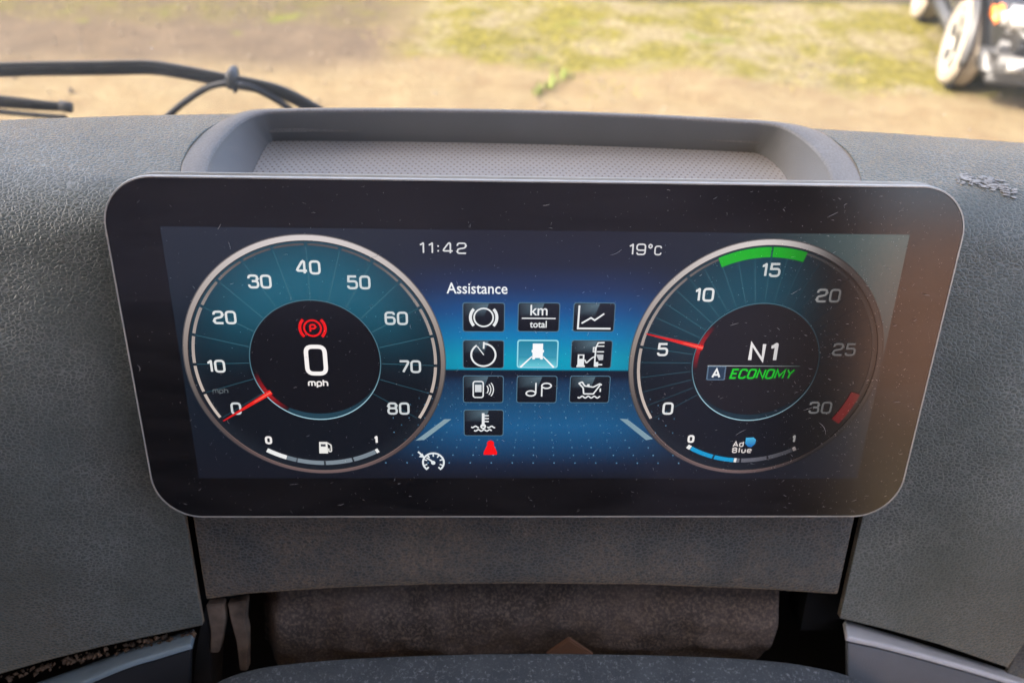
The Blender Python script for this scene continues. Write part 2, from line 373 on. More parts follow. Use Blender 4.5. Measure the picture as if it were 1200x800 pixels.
bl = [on_y(-150, 102, WY), on_y(0, 119, WY), on_y(78, 126, WY)]
wl2(tube('blade_spine', spline(bl, 8), lambda t: 0.0115 - 0.006 * t, M['rubber'], wb, 12, squash=0.55))
wl2(tube('blade_rubber', [p + Vector((0, -.008, -.008)) for p in spline(bl, 8)], 0.0028, M['hose'], wb))
wl2(tube('tip_cap', [on_y(70, 124, WY), on_y(84, 126.5, WY)], 0.0058, M['clip'], wb, 10))
tag(wb, 'short end of a wiper blade low against the windscreen', 'wiper')

# ------------------------------------------------------------------ the dashboard
dash = empty('dashboard', W(0, -0.2, -0.05))
DI = Matrix.Translation(-Vector(dash.location))
ZT = 0.055; NF = -0.020; RF = 0.021
def front_pt(v): return W(0, v, NF)
# profile in (y, z): front plane -> fillet -> top
vc = (ZT - (W(0, 0, NF)).z) / VH.z                       # v where the front plane reaches the top height
def rf(x): return RF + 0.020 * sstep(0.150, 0.235, abs(x))  # the shoulder gets rounder away from the display
def vtop_(x): return vc - rf(x) * math.tan(R(72) / 2)
def cen(x): return W(0, vtop_(x), NF) - NH * rf(x)        # fillet centre
CEN = cen(0)
def profile(s, yfar, x=0.0):
    CEN, RF = cen(x), rf(x)
    # s 0..1: 0 = bottom of front; handled by caller for the front; here 1..2 fillet, 2..3 top, 3..4 far roll, 4..5 drop
    if s <= 2:
        a = (s - 1) * R(72); d = NH * math.cos(a) + VH * math.sin(a); p = CEN + d * RF; return p.y, p.z
    y0 = CEN.y
    if s <= 3: t = s - 2; return y0 + (yfar - 0.007 - y0) * t, ZT + 0.0012 * math.sin(t * math.pi)
    if s <= 4:
        a = (s - 3) * R(80); return yfar - 0.007 + 0.007 * math.sin(a), ZT - 0.007 + 0.007 * math.cos(a)
    t = s - 4; return yfar + 0.02 * t, ZT - 0.007 - 0.16 * t
far_px = [(-400, 152), (-200, 143), (0, 133), (150, 128), (300, 125.5), (450, 125), (600, 127), (750, 132), (900, 140), (1050, 149), (1200, 160), (1400, 178), (1600, 200)]
FAR = sorted([(on_z(x, y + 2, ZT).x, on_z(x, y + 2, ZT).y) for x, y in far_px])
def yfar(x): return max(interp(FAR, max(-0.42, min(0.42, x))), cen(x).y + 0.009)
# tray outline (outer edge of its rim) left and right as x(y)
TL = sorted([(p.y, p.x) for p in (on_z(*q, ZT) for q in ((211, 206), (214, 190), (224, 172), (240, 155), (262, 141), (290, 131)))])
TR = sorted([(p.y, p.x) for p in (on_z(*q, ZT) for q in ((1010, 214), (1004, 196), (992, 178), (972, 161), (950, 150), (922, 143)))])
SEAM = 0.1645
bot_left = sorted([(on_n(x, y, NF).x, on_n(x, y, NF).y) for x, y in ((-200, 866), (0, 789), (60, 772), (120, 757), (180, 744), (234, 733))])
bot_right = sorted([(on_n(x, y, NF).x, on_n(x, y, NF).y) for x, y in ((986, 724), (1040, 737), (1100, 754), (1180, 781), (1300, 830))])
S_ROWS = [i / 40 for i in range(41)] + [1 + i / 14 for i in range(1, 15)] + [2 + i / 16 for i in range(1, 17)] + [3 + i / 6 for i in range(1, 7)] + [4 + i / 3 for i in range(1, 4)]
def cover(name, side, label):
    na = 70; rows = []
    for s in S_ROWS:
        row = []
        for i in range(na + 1):
            a = i / na; a = 1 - (1 - a) ** 1.4
            def inner(x0):
                # inner boundary
                if s <= 1:
                    return SEAM
                tab = TL if side < 0 else TR
                yf = yfar(side * 0.125)
                y, z = profile(min(s, 3.0), yf)
                xi = abs(interp(tab, max(tab[0][0], min(tab[-1][0], y))))
                if s < 2: return SEAM + (xi - SEAM) * sstep(1.0, 1.3, s)
                return xi
            xi = inner(0)
            xo = 0.62
            if side > 0 and s <= 1:
                xo = None
            x = None
            if side < 0: x = -xo + (xo - xi) * a
            else:
                if s <= 1:
                    vtop = vtop_(0.25)
                    # outer edge of the right panel: a straight seam
                    vb = interp(bot_right, 0.26); v = vb + (vtop - vb) * s
                    xo = interp([(-0.19, 0.2625), (-0.12, 0.268), (0.06, 0.40)], v) if v > -0.12 else interp([(-0.19, 0.2625), (-0.12, 0.268)], v)
                    xo = min(xo, 0.62)
                else: xo = 0.40 + 0.22 * sstep(1, 2, s)
                x = xo + (xi - xo) * a
            if s <= 1:
                vb = interp(bot_left if side < 0 else bot_right, max(-0.45, min(0.45, x))); vtop = vtop_(x)
                v = vb + (vtop - vb) * s
                # panels swell slightly between their edges
                bul = 0.011 * sstep(0, 0.07, abs(x) - SEAM) * math.sin(math.pi * s)
                p = W(x, v, NF + bul)
            else:
                y, z = profile(s, yfar(x), x); p = Vector((x, y, z))
            row.append(p)
        rows.append(row)
    vv = [p for r in rows for p in r]; n1 = na + 1; ff = []
    for j in range(len(rows) - 1):
        for i in range(na):
            q = (j * n1 + i, j * n1 + i + 1, (j + 1) * n1 + i + 1, (j + 1) * n1 + i)
            ff.append(q if side < 0 else q[::-1])
    o = mesh_obj(name, [DI @ p for p in vv], ff, M['leather'], dash, True)
    solidify(o, 0.0035, -1, 0.0009)
    if label: o['label'] = label
    return o
cover('side_cover', -1, 'grained dark vinyl cover on the passenger side of the display')
cover('side_cover', 1, 'grained dark vinyl cover on the driver door side of the display')

# lower panel under the display
bot_mid = sorted([(on_n(x, y, NF).x, on_n(x, y, NF).y) for x, y in ((241, 707), (290, 700), (400, 692), (500, 688), (600, 686.5), (750, 688), (900, 695), (983, 701))])
def lfn(a, b):
    u = -0.1605 + 0.321 * a; vb = interp(bot_mid, u); 
    if b < 0.12: t = b / 0.12; v = vb + 0.004 * (1 - math.cos(t * math.pi / 2)); n = NF - 0.008 * (1 - math.sin(t * math.pi / 2))
    elif b < 0.86: v = vb + 0.004 + (0.0420 - vb - 0.004) * (b - 0.12) / 0.74; n = NF
    else:
        t = (b - 0.86) / 0.14; q = W(u, 0.0420, NF); return DI @ Vector((u * (1 - 0.12 * t), q.y + 0.03 * t, q.z - 0.001 * t))
    return DI @ W(u, v, n + 0.0012 * math.sin(a * math.pi))
o = grid('lower_panel', lfn, 60, 34, M['leather_low'], dash); solidify(o, 0.003); o['label'] = 'dusty vinyl strip under the display'
# black carcass seen through the gaps
bm = bmesh.new()
for (u0, u1, v0, v1, n0, n1) in ((-0.172, -0.150, -0.17, 0.02, -0.05, -0.030), (0.150, 0.172, -0.17, 0.02, -0.05, -0.030), (-0.6, 0.6, -0.40, 0.02, -0.11, -0.09)):
    v8 = [bm.verts.new(DI @ W(u, v, n)) for n in (n0, n1) for v in (v0, v1) for u in (u0, u1)]
    for f in ((0, 1, 3, 2), (4, 6, 7, 5), (0, 4, 5, 1), (2, 3, 7, 6), (0, 2, 6, 4), (1, 5, 7, 3)): bm.faces.new([v8[i] for i in f])
bm_obj('inner_carcass', bm, M['black'], dash)
# deck between the ridge and the glass
def dfn(a, b):
    x = -1.7 + 2.3 * a; return DI @ Vector((x, 0.10 + 0.42 * b, -0.085 - 0.06 * b))
o = grid('windscreen_deck', dfn, 12, 6, M['leather'], dash); solidify(o, 0.004)

# tray on top: rim, walls, floor as lofted rounded outlines
tray_out = [(211, 206), (214, 190), (224, 172), (240, 155), (262, 141), (290, 130.5), (330, 128.0), (450, 127.3), (600, 129.3), (750, 134.3), (880, 141), (922, 145), (950, 151), (972, 161), (992, 178), (1004, 196), (1010, 214)]
tray_in = [(243, 206), (246, 190), (255, 173), (268, 157), (283, 144), (302, 135.5), (335, 132.0), (450, 131), (600, 133), (750, 138), (872, 144.5), (905, 147.5), (925, 154), (943, 166), (960, 183), (970, 199), (975, 214)]
tray_fl = [(296, 206), (300, 196), (305, 186), (309, 178), (313, 172), (318, 167.5), (335, 166), (450, 167), (600, 169.5), (750, 174), (868, 179), (886, 181), (894, 184), (902, 189), (911, 197), (918, 205), (924, 214)]
def loop(pts, z, front, dz=0.0):
    sp = spline([on_z(x, y, z) for x, y in pts], 6)
    # extend both ends straight towards the driver, hidden behind the display
    a, b = sp[0].copy(), sp[-1].copy()
    pre = [Vector((a.x, front + (a.y - front) * t, z)) for t in (0, .33, .66)]
    post = [Vector((b.x, front + (b.y - front) * t, z)) for t in (.66, .33, 0)]
    return pre + sp + post
ZF = ZT - 0.019
L_out = loop(tray_out, ZT, 0.040); L_in = loop(tray_in, ZT, 0.043); L_fl = loop(tray_fl, ZF, 0.047)
def mixl(A, B, t, z): 
    return [Vector((p.x + (q.x - p.x) * t, p.y + (q.y - p.y) * t, z)) for p, q in zip(A, B)]
loops = [mixl(L_out, L_in, -0.03, ZT - 0.012), mixl(L_out, L_in, -0.02, ZT - 0.0006), mixl(L_out, L_in, 0.02, ZT + 0.0004), mixl(L_out, L_in, 0.10, ZT + 0.0006), mixl(L_out, L_in, 0.5, ZT + 0.0008), mixl(L_out, L_in, 0.90, ZT + 0.0007),
         mixl(L_out, L_in, 0.97, ZT + 0.0003), mixl(L_in, L_fl, 0.015, ZT - 0.0007), mixl(L_in, L_fl, 0.05, ZT - 0.0016), mixl(L_in, L_fl, 0.3, ZT - 0.0062), mixl(L_in, L_fl, 0.6, ZT - 0.0118), mixl(L_in, L_fl, 0.90, ZT - 0.0172), mixl(L_in, L_fl, 0.98, ZT - 0.0188), L_fl]
nl = len(L_out)
rimloops = loops[:7] + [mixl(L_in, L_fl, 0.010, ZT - 0.0005)]; vv = [DI @ p for l in rimloops for p in l]
ff = [(j * nl + i, (j + 1) * nl + i, (j + 1) * nl + i + 1, j * nl + i + 1) for j in range(len(rimloops) - 1) for i in range(nl - 1)]
tray_rim_mesh = (vv, ff)
loops = [mixl(L_in, L_fl, 0.006, ZT - 0.0004)] + loops[7:]
vv = [DI @ p for l in loops for p in l]; ff = []
for j in range(len(loops) - 1):
    for i in range(nl - 1): ff.append((j * nl + i, (j + 1) * nl + i, (j + 1) * nl + i + 1, j * nl + i + 1))
# front closing strip of the tray
tray = mesh_obj('tray', vv, ff, M['rim'], dash, True)
mesh_obj('tray_rim', *tray_rim_mesh, M['rimskin'], tray, True)
tray['label'] = 'shallow satin grey tray recessed on top of the dashboard'
def mat_perf():
    k = NT('perforated_tray_mat'); c = k.coord(); sep = k.n('ShaderNodeSeparateXYZ'); k.l(c, sep.inputs[0])
    pitch = 0.0031
    rows = k.math('DIVIDE', sep.outputs[1], pitch * 0.8); r_i = k.math('FLOOR', rows)
    xs = k.math('ADD', k.math('DIVIDE', sep.outputs[0], pitch), k.math('MULTIPLY', k.math('MODULO', r_i, 2.0), 0.5))
    fx = k.math('SUBTRACT', k.math('FRACT', xs), 0.5); fy = k.math('SUBTRACT', k.math('FRACT', rows), 0.5)
    d = k.math('SQRT', k.math('ADD', k.math('MULTIPLY', fx, fx), k.math('MULTIPLY', k.math('MULTIPLY', fy, fy), 0.64)))
    hole = k.ramp(d, [(0.14, (1, 1, 1)), (0.21, (0, 0, 0))])
    n_ = k.noise(14, 5, vec=c)
    base = k.mix(k.ramp(n_.outputs['Fac'], [(0.3, (0, 0, 0)), (0.7, (1, 1, 1))]), (0.37, 0.35, 0.325), (0.45, 0.425, 0.395))
    k.l(k.mix(k.math('MULTIPLY', hole, 0.8), base, (0.03, 0.03, 0.03)), k.p.inputs['Base Color'])
    k.l(k.bump(k.math('SUBTRACT', 1.0, hole), 0.6, 0.0006), k.p.inputs['Normal'])
    k.p.inputs['Roughness'].default_value = 0.5; k.p.inputs['Sheen Weight'].default_value = 0.8; k.p.inputs['Sheen Tint'].default_value = (1, 0.76, 0.52, 1); k.p.inputs['Sheen Roughness'].default_value = 0.4
    return k.m
fl = [p + Vector((0, 0, 0.0006)) for p in L_fl]; cx = sum((p for p in fl), Vector()) / len(fl)
half = nl // 2; vv = []; ff = []
for i in range(half + 1):
    a, b = fl[i], fl[nl - 1 - i]
    for t in range(9): vv.append(DI @ (a + (b - a) * (t / 8)))
for i in range(half):
    for t in range(8): ff.append((i * 9 + t, i * 9 + t + 1, (i + 1) * 9 + t + 1, (i + 1) * 9 + t))
mesh_obj('tray_mat', vv, ff, mat_perf(), tray, True)
# ridge behind the tray rim
def rfn(a, b):
    i = 8 + (nl - 17) * a; p = L_out[int(i)].lerp(L_out[min(int(i) + 1, nl - 1)], i - int(i))
    yy = max(p.y, p.y + 0.0)
    if b < 0.5: t = b / 0.5; return DI @ Vector((p.x, p.y - 0.001 + 0.0065 * math.sin(t * R(85)), ZT - 0.0062 + 0.0062 * math.cos(t * R(85))))
    t = (b - 0.5) / 0.5; return DI @ Vector((p.x, p.y + 0.0055 + 0.02 * t, ZT - 0.0062 - 0.15 * t))
grid('rear_ridge', rfn, 90, 12, M['leather'], dash, flip=True)

bm = bmesh.new(); box_bm(bm, (-0.66, -0.30, -0.62), (-0.330, 0.028, 0.03))  # unseen console wing, added to shade the lower left cover
for v in bm.verts:
    if v.co.y < -0.1 and v.co.z > -0.1: v.co.y += 0.10
    if v.co.x > -0.5 and v.co.y < -0.1: v.co.x -= 0.03
    v.co = DI @ v.co
bmesh.ops.bevel(bm, geom=bm.edges[:], offset=0.03, segments=5, affect='EDGES')
bm_obj('added_console_wing', bm, M['leather'], dash, True)['label'] = 'unseen console wing added to shade the passenger side cover'
# trims below the side covers, in the plane of the covers
M['trim_blue'] = plain('blue_grey_trim', (0.36, 0.44, 0.46), 0.42, var=0.15, vscale=30, bump=0.3, bscale=900)
M['trim_grey'] = plain('light_grey_trim', (0.68, 0.66, 0.64), 0.38, var=0.08, bump=0.25, bscale=1100)
M['trim_low'] = plain('grey_lower_trim', (0.17, 0.18, 0.19), 0.36, var=0.12, vscale=25, bump=0.2, bscale=900)
M['trim_dark'] = plain('dark_lower_trim', (0.035, 0.035, 0.036), 0.3, var=0.25, vscale=18)
def strip(name, top, low, nt_, nl_, mat, seg=16, parent=dash, drop=None):
    A = spline([W(*on_n(x, y, nt_)) for x, y in top], seg); B = spline([W(*on_n(x, y, nl_)) for x, y in low], seg)
    n = min(len(A), len(B)); vv = []; ff = []
    K = 5
    for i in range(n):
        for j in range(K + 1): vv.append(DI @ A[i].lerp(B[i], j / K))
    for i in range(n - 1):
        for j in range(K): ff.append((i * (K + 1) + j, i * (K + 1) + j + 1, (i + 1) * (K + 1) + j + 1, (i + 1) * (K + 1) + j))
    o = mesh_obj(name, vv, ff, mat, parent, True); solidify(o, 0.003, 1, 0.0007)
    return o
t1 = strip('trim_ledge', [(-260, 912), (-100, 854), (60, 799.5), (150, 767), (230, 742)], [(-180, 936), (-40, 866), (130, 791), (190, 771), (226, 760)], -0.028, -0.012, M['trim_blue'])
strip('lower_trim', [(-180, 933), (-40, 863), (130, 788), (190, 768), (226, 757)], [(-180, 1020), (-40, 980), (130, 940), (190, 930), (222, 925)], -0.016, -0.006, M['trim_dark'])
t2 = strip('trim_ledge', [(987, 731), (1040, 747), (1100, 766), (1200, 799), (1420, 880)], [(990, 751), (1040, 762), (1100, 778), (1182, 802), (1400, 872)], -0.028, -0.012, M['trim_grey'])
strip('lower_trim', [(990, 748), (1040, 759), (1100, 775), (1182, 799), (1400, 869)], [(992, 960), (1040, 965), (1100, 970), (1182, 985), (1400, 1020)], -0.016, -0.006, M['trim_low'])
# neighbouring panel past the right seam
def nfn(a, b):
    v = -0.26 + 0.20 * b; return DI @ W(0.2665 + 0.004 * b + 0.2 * a, v, NF - 0.004)
o = grid('side_panel', nfn, 10, 10, M['leather_low'], dash); solidify(o, 0.003)
# bracket and tabs in the gap by the column
M['tan'] = plain('tan_plastic_tab', (0.23, 0.165, 0.115), 0.6, var=0.6, vscale=70, bump=0.4)
M['bracket'] = plain('dark_grey_bracket', (0.03, 0.028, 0.026), 0.5, var=0.4, vscale=50)
def plate(name, pts, n, th, mat, parent, inv):
    bm = bmesh.new(); top = [bm.verts.new(inv @ W(*on_n(x, y, n))) for x, y in pts]
    dn = [bm.verts.new(v.co - NH * th) for v in top]; m = len(pts)
    bm.faces.new(top[::-1]); bm.faces.new(dn)
    for i in range(m): bm.faces.new((top[i], top[(i + 1) % m], dn[(i + 1) % m], dn[i]))
    bmesh.ops.recalc_face_normals(bm, faces=bm.faces[:])
    bmesh.ops.bevel(bm, geom=bm.edges[:], offset=0.0006, segments=2, affect='EDGES')
    return bm_obj(name, bm, mat, parent)
plate('side_bracket', [(240, 712), (246, 740), (248, 800), (246, 840), (223, 840), (226, 800), (229, 768), (233, 742)], -0.027, 0.02, M['bracket'], dash, DI)
plate('mounting_tab', [(241, 709), (262, 707), (264, 728), (258, 760), (256, 765), (246, 765), (247, 740)], -0.0255, 0.006, M['tan'], dash, DI)
plate('mounting_tab', [(266, 708), (289, 704), (287, 728), (290, 742), (290, 786), (281, 786), (277, 752), (271, 730)], -0.0255, 0.006, M['tan'], dash, DI)
# crumbs of dirt caught in the seam
cv, cf = [], []
for i in range(150):
    t = random.random(); px = 8 + 215 * (round(t * 9) / 9 + random.gauss(0, .035) if random.random() < .6 else t); py = interp([(0, 791), (60, 774), (120, 759), (180, 746), (234, 735)], px) + random.uniform(1, 10)
    c0 = W(*on_n(px, py, -0.026 + random.uniform(0, 0.004))); s = random.uniform(0.0004, 0.0018)
    b0 = len(cv)
    for d in ((1, 0, 0), (-1, 0, 0), (0, 1, 0), (0, -1, 0), (0, 0, 1), (0, 0, -1)):
        cv.append(DI @ (c0 + Vector(d) * s * random.uniform(0.5, 1.3)))
    for f in ((0, 2, 4), (2, 1, 4), (1, 3, 4), (3, 0, 4), (2, 0, 5), (1, 2, 5), (3, 1, 5), (0, 3, 5)): cf.append(tuple(b0 + k for k in f))
M['crumb'] = plain('brown_crumbs', (0.17, 0.10, 0.055), 0.9, var=0.5, vscale=300)
tag(mesh_obj('seam_crumbs', cv, cf, M['crumb'], dash), kind='stuff')
tag(dash, 'dark grained vinyl dashboard with a shallow tray on top', 'dashboard')

# ------------------------------------------------------------------ flaky residue on the dashboard top
M['residue'] = plain('dry_white_residue', (0.36, 0.35, 0.33), 0.85, var=0.3, vscale=120)
rv, rfc = [], []
def on_cover(px, py):
    z = ZT
    for _ in range(12):
        p = on_z(px, py, z); c_ = cen(p.x); dy = c_.y - p.y
        z = 0.5 * z + 0.5 * (ZT if dy <= 0 else ZT - rf(p.x) + math.sqrt(max(0, rf(p.x) ** 2 - dy * dy)))
    return on_z(px, py, z)
c0 = on_cover(1155, 216)
for i in range(150):
    t = random.random(); px = 1122 + 68 * t; py = interp([(1122, 208), (1150, 214), (1175, 221), (1190, 226)], px) + random.gauss(0, 3.6)
    p = on_cover(px, py) + Vector((0, 0, 0.0001 + random.uniform(0, .0003)))
    r = random.uniform(0.0003, 0.0014) * (1 - 0.5 * abs(t - 0.5)); n = random.randint(5, 7); b0 = len(rv)
    tx, ty = random.uniform(-.2, .2), random.uniform(-.2, .2); ph = random.random() * 6
    ring = []
    for q in range(n):
        a = ph + 6.283 * q / n; rr = r * random.uniform(.5, 1.2); x, y = rr * 1.5 * math.cos(a), rr * math.sin(a)
        ring.append(Vector((x, y, x * tx + y * ty)))
    for z in (0, 0.0002):
        for q in ring: rv.append(p + q + Vector((0, 0, z)) - c0)
    rfc.append(tuple(b0 + n + q for q in range(n))); rfc.append(tuple(b0 + q for q in reversed(range(n))))
    for q in range(n): rfc.append((b0 + q, b0 + (q + 1) % n, b0 + n + (q + 1) % n, b0 + n + q))
o = mesh_obj('adhesive_residue', rv, rfc, M['residue']); o.location = c0
tag(o, 'patch of dry white flaking residue on the dashboard top', 'residue')

# ------------------------------------------------------------------ steering column: shroud and dusty gaiter
def shroud_mat():
    k = NT('linty_textured_shroud'); c = k.coord()
    n1 = k.noise(900, 3, 0.7, vec=c); n2 = k.noise(60, 4, vec=c); st = k.noise(520, 5, 0.85, vec=c)
    base = k.mix(k.ramp(n2.outputs['Fac'], [(0.3, (0, 0, 0)), (0.7, (1, 1, 1))]), (0.045, 0.052, 0.055), (0.075, 0.085, 0.088))
    lint = k.ramp(st.outputs['Fac'], [(0.545, (0, 0, 0)), (0.66, (1, 1, 1))])
    k.l(k.mix(k.math('MULTIPLY', lint, 0.75), base, (0.33, 0.34, 0.35)), k.p.inputs['Base Color'])
    k.l(k.bump(n1.outputs['Fac'], 0.9, 0.0008), k.p.inputs['Normal']); k.p.inputs['Roughness'].default_value = 0.5
    return k.m
sh = empty('steering_column_shroud', W(0, -0.2, 0.03)); SI = Matrix.Translation(-Vector(sh.location))
sil = [(200, 838), (252, 801), (300, 784), (360, 776), (450, 770), (600, 766), (750, 767.5), (870, 772), (950, 781), (1008, 798), (1070, 840)]
S0 = spline([W(*on_n(x, y, 0.004)) for x, y in sil], 8)
def sfn(a, b):
    i = a * (len(S0) - 1); p = S0[int(i)].lerp(S0[min(int(i) + 1, len(S0) - 1)], i - int(i))
    if b < 0.25: t = b / 0.25; return SI @ (p + Vector((0, 0.004 * (1 - t) ** 1, -0.03 * (1 - t) ** 2)))
    t = (b - 0.25) / 0.75; return SI @ (p + Vector((0, -0.12 * t, -0.05 * t * t - 0.006 * t)))
o = grid('upper_shell', sfn, 90, 30, shroud_mat(), sh, flip=True); solidify(o, 0.003)
tag(sh, 'dark textured steering column shroud speckled with pale lint', 'column shroud')
gp = empty('column_gaiter', W(0, -0.16, -0.03)); GI = Matrix.Translation(-Vector(gp.location))
def gaiter_mat():
    k = NT('dusty_brown_gaiter'); c = k.coord()
    n1 = k.noise(28, 6, 0.7, vec=c); n2 = k.noise(620, 5, 0.75, vec=c); n3 = k.noise(9, 3, vec=c)
    base = k.mix(k.ramp(n1.outputs['Fac'], [(0.35, (0, 0, 0)), (0.66, (1, 1, 1))]), (0.055, 0.042, 0.034), (0.17, 0.122, 0.094))
    base = k.mix(k.math('MULTIPLY', k.ramp(n2.outputs['Fac'], [(0.48, (0, 0, 0)), (0.64, (1, 1, 1))]), 0.8), base, (0.34, 0.24, 0.165))
    k.l(base, k.p.inputs['Base Color']); k.p.inputs['Roughness'].default_value = 0.8
    k.l(k.bump(n2.outputs['Fac'], 0.8, 0.0012), k.p.inputs['Normal'])
    return k.m
def gfn2(a, b):
    px0 = 292 + 8 * math.sin(b * 3.1) - 0; px1 = 922 - 42 * (1 - b)
    pt = on_n(px0 + (px1 - px0) * a, 690, -0.03); pb = on_n(px0 + (px1 - px0) * a, 800, -0.03)
    u = pt.x + (pb.x - pt.x) * (1 - b); v = pb.y + (pt.y - pb.y) * b
    n = -0.052 + 0.026 * math.sin(math.pi * min(1, 0.12 + 0.8 * (1 - b))) ** 0.8
    n -= 0.02 * (1 - sstep(0, 0.05, a)) 
    n += 0.004 * noise.noise(Vector((u * 30, v * 45, 3))) + 0.002 * noise.noise(Vector((u * 90, v * 110, 8)))
    # a shallow fold sinking towards the right
    n -= 0.007 * math.exp(-((a - 0.60) / 0.10) ** 2) * sstep(0.75, 0.2, b)
    return GI @ W(u, v, n)
o = grid('gaiter_sleeve', gfn2, 110, 36, gaiter_mat(), gp); solidify(o, 0.002, -1, 0)
plate('orange_wedge', [(639, 768), (667, 749), (696, 768)], -0.019, 0.003, plain('orange_brown_plastic', (0.25, 0.125, 0.07), 0.55, var=0.2), gp, GI)
tag(gp, 'dusty brown fabric gaiter between the dashboard and the column shroud', 'gaiter')

# ------------------------------------------------------------------ the instrument display
disp = empty('instrument_display', (0, 0, 0), DISP)
def srgb(r, g, b):
    f = lambda c: (c / 255 / 12.92) if c / 255 <= 0.04045 else ((c / 255 + 0.055) / 1.055) ** 2.4
    return (f(r), f(g), f(b))
def rrect(x0, x1, y0, y1, r, seg=10):
    out = []
    for cx_, cy_, a0 in ((x1 - r, y1 - r, 0), (x0 + r, y1 - r, 90), (x0 + r, y0 + r, 180), (x1 - r, y0 + r, 270)):
        for k in range(seg + 1):
            a = R(a0 + 90 * k / seg); out.append((cx_ + r * math.cos(a), cy_ + r * math.sin(a)))
    return out
BX0, BX1, BY0, BY1 = -0.1672, 0.1680, -0.0766, 0.0752
def stack(name, sections, mat, cap_front=True, cap_back=True, parent=disp):
    vv, ff = [], []; n = None
    for (ins, z) in sections:
        pts = rrect(BX0 + ins, BX1 - ins, BY0 + ins, BY1 - ins, 0.0205 - ins, 14); n = len(pts)
        vv += [(x, y, z) for x, y in pts]
    for j in range(len(sections) - 1):
        for i in range(n): ff.append((j * n + i, j * n + (i + 1) % n, (j + 1) * n + (i + 1) % n, (j + 1) * n + i))
    if cap_back: ff.append(tuple(range(n))[::-1])
    if cap_front: ff.append(tuple((len(sections) - 1) * n + i for i in range(n)))
    return mesh_obj(name, vv, ff, mat, parent)
stack('housing', [(0.010, -0.0185), (0.004, -0.0155), (0.0012, -0.0125), (0.0012, -0.0026)], M['body'])
stack('back_edge_trim', [(0.0011, -0.0086), (0.0000, -0.0082), (0.0000, -0.0072), (0.0011, -0.0068)], M['chrome'], False, False)
stack('edge_trim', [(0.0006, -0.0022), (0.0, -0.0018), (0.0, -0.0005), (0.0002, 0.0), (0.00075, 0.0), (0.00075, -0.0008)], M['chrome'], False, False)
stack('front_glass', [(0.0008, -0.0024), (0.0008, -0.0003), (0.0010, 0.0)], M['glass'])

LAY = 0.00006
class Art:
    def __init__(s, layer): s.v, s.f, s.c, s.z = [], [], [], layer * LAY; s.k = 0
    def up(s): s.k += 1; return s.z + (s.k % 8) * 0.000004
    def poly(s, pts, c):
        z = s.up(); b = len(s.v)
        for p in pts: s.v.append((p[0] / 1000, p[1] / 1000, z)); s.c.append(c(p) if callable(c) else c)
        s.f.append(tuple(range(b, b + len(pts)))); return s
    def ribbon(s, pts, wd, c, closed=False, z=None):
        z = s.up(); n = len(pts); b = len(s.v)
        for i, p in enumerate(pts):
            p = Vector(p[:2]); q0 = Vector(pts[(i - 1) % n][:2]) if (closed or i > 0) else None; q1 = Vector(pts[(i + 1) % n][:2]) if (closed or i < n - 1) else None
            d0 = (p - q0).normalized() if q0 is not None else None; d1 = (q1 - p).normalized() if q1 is not None else None
            if d0 is None: d0 = d1
            if d1 is None: d1 = d0
            t = d0 + d1
            t = t.normalized() if t.length > 1e-6 else d0
            nn = Vector((-t.y, t.x)); k = max(0.5, nn.dot(Vector((-d0.y, d0.x))))
            wv = (wd(i / max(1, n - 1)) if callable(wd) else wd) / 2 / k
            for sg in (1, -1):
                o = p + nn * wv * sg; s.v.append((o.x / 1000, o.y / 1000, z)); s.c.append(c(p) if callable(c) else c)
        m = n if closed else n - 1
        for i in range(m):
            a = b + 2 * i; d = b + 2 * ((i + 1) % n); s.f.append((a, a + 1, d + 1, d))
        return s
    def ring(s, cx_, cy_, r0, r1, a0, a1, c, n=90):
        z = s.up(); b = len(s.v)
        for i in range(n + 1):
            a = a0 + (a1 - a0) * i / n
            ra = r0(a) if callable(r0) else r0; rb = r1(a) if callable(r1) else r1
            for r in (ra, rb):
                s.v.append(((cx_ + r * math.cos(a)) / 1000, (cy_ + r * math.sin(a)) / 1000, z)); s.c.append(c(a, (cx_ + r * math.cos(a), cy_ + r * math.sin(a))) if callable(c) else c)
        for i in range(n): s.f.append((b + 2 * i, b + 2 * i + 1, b + 2 * i + 3, b + 2 * i + 2))
        return s
    def disc(s, cx_, cy_, r, c, n=24): return s.poly([(cx_ + r * math.cos(2 * math.pi * i / n), cy_ + r * math.sin(2 * math.pi * i / n)) for i in range(n)], c)
    def build(s, name, parent, label=None):
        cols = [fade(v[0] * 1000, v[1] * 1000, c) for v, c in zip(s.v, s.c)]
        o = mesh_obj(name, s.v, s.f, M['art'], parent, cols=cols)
        if label: o['label'] = label
        return o
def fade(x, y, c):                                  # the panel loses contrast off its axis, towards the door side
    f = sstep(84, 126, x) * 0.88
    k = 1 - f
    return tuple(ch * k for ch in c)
def P(x, y):
    q = on_n(x, y, 0); return (q.x * 1000, q.y * 1000)
def lerp3(a, b, t): return tuple(p + (q - p) * t for p, q in zip(a, b))
def rgrad(stops, t):
    if t <= stops[0][0]: return stops[0][1]
    for (a, ca), (b, cb) in zip(stops, stops[1:]):
        if t <= b: return lerp3(ca, cb, (t - a) / (b - a))
    return stops[-1][1]

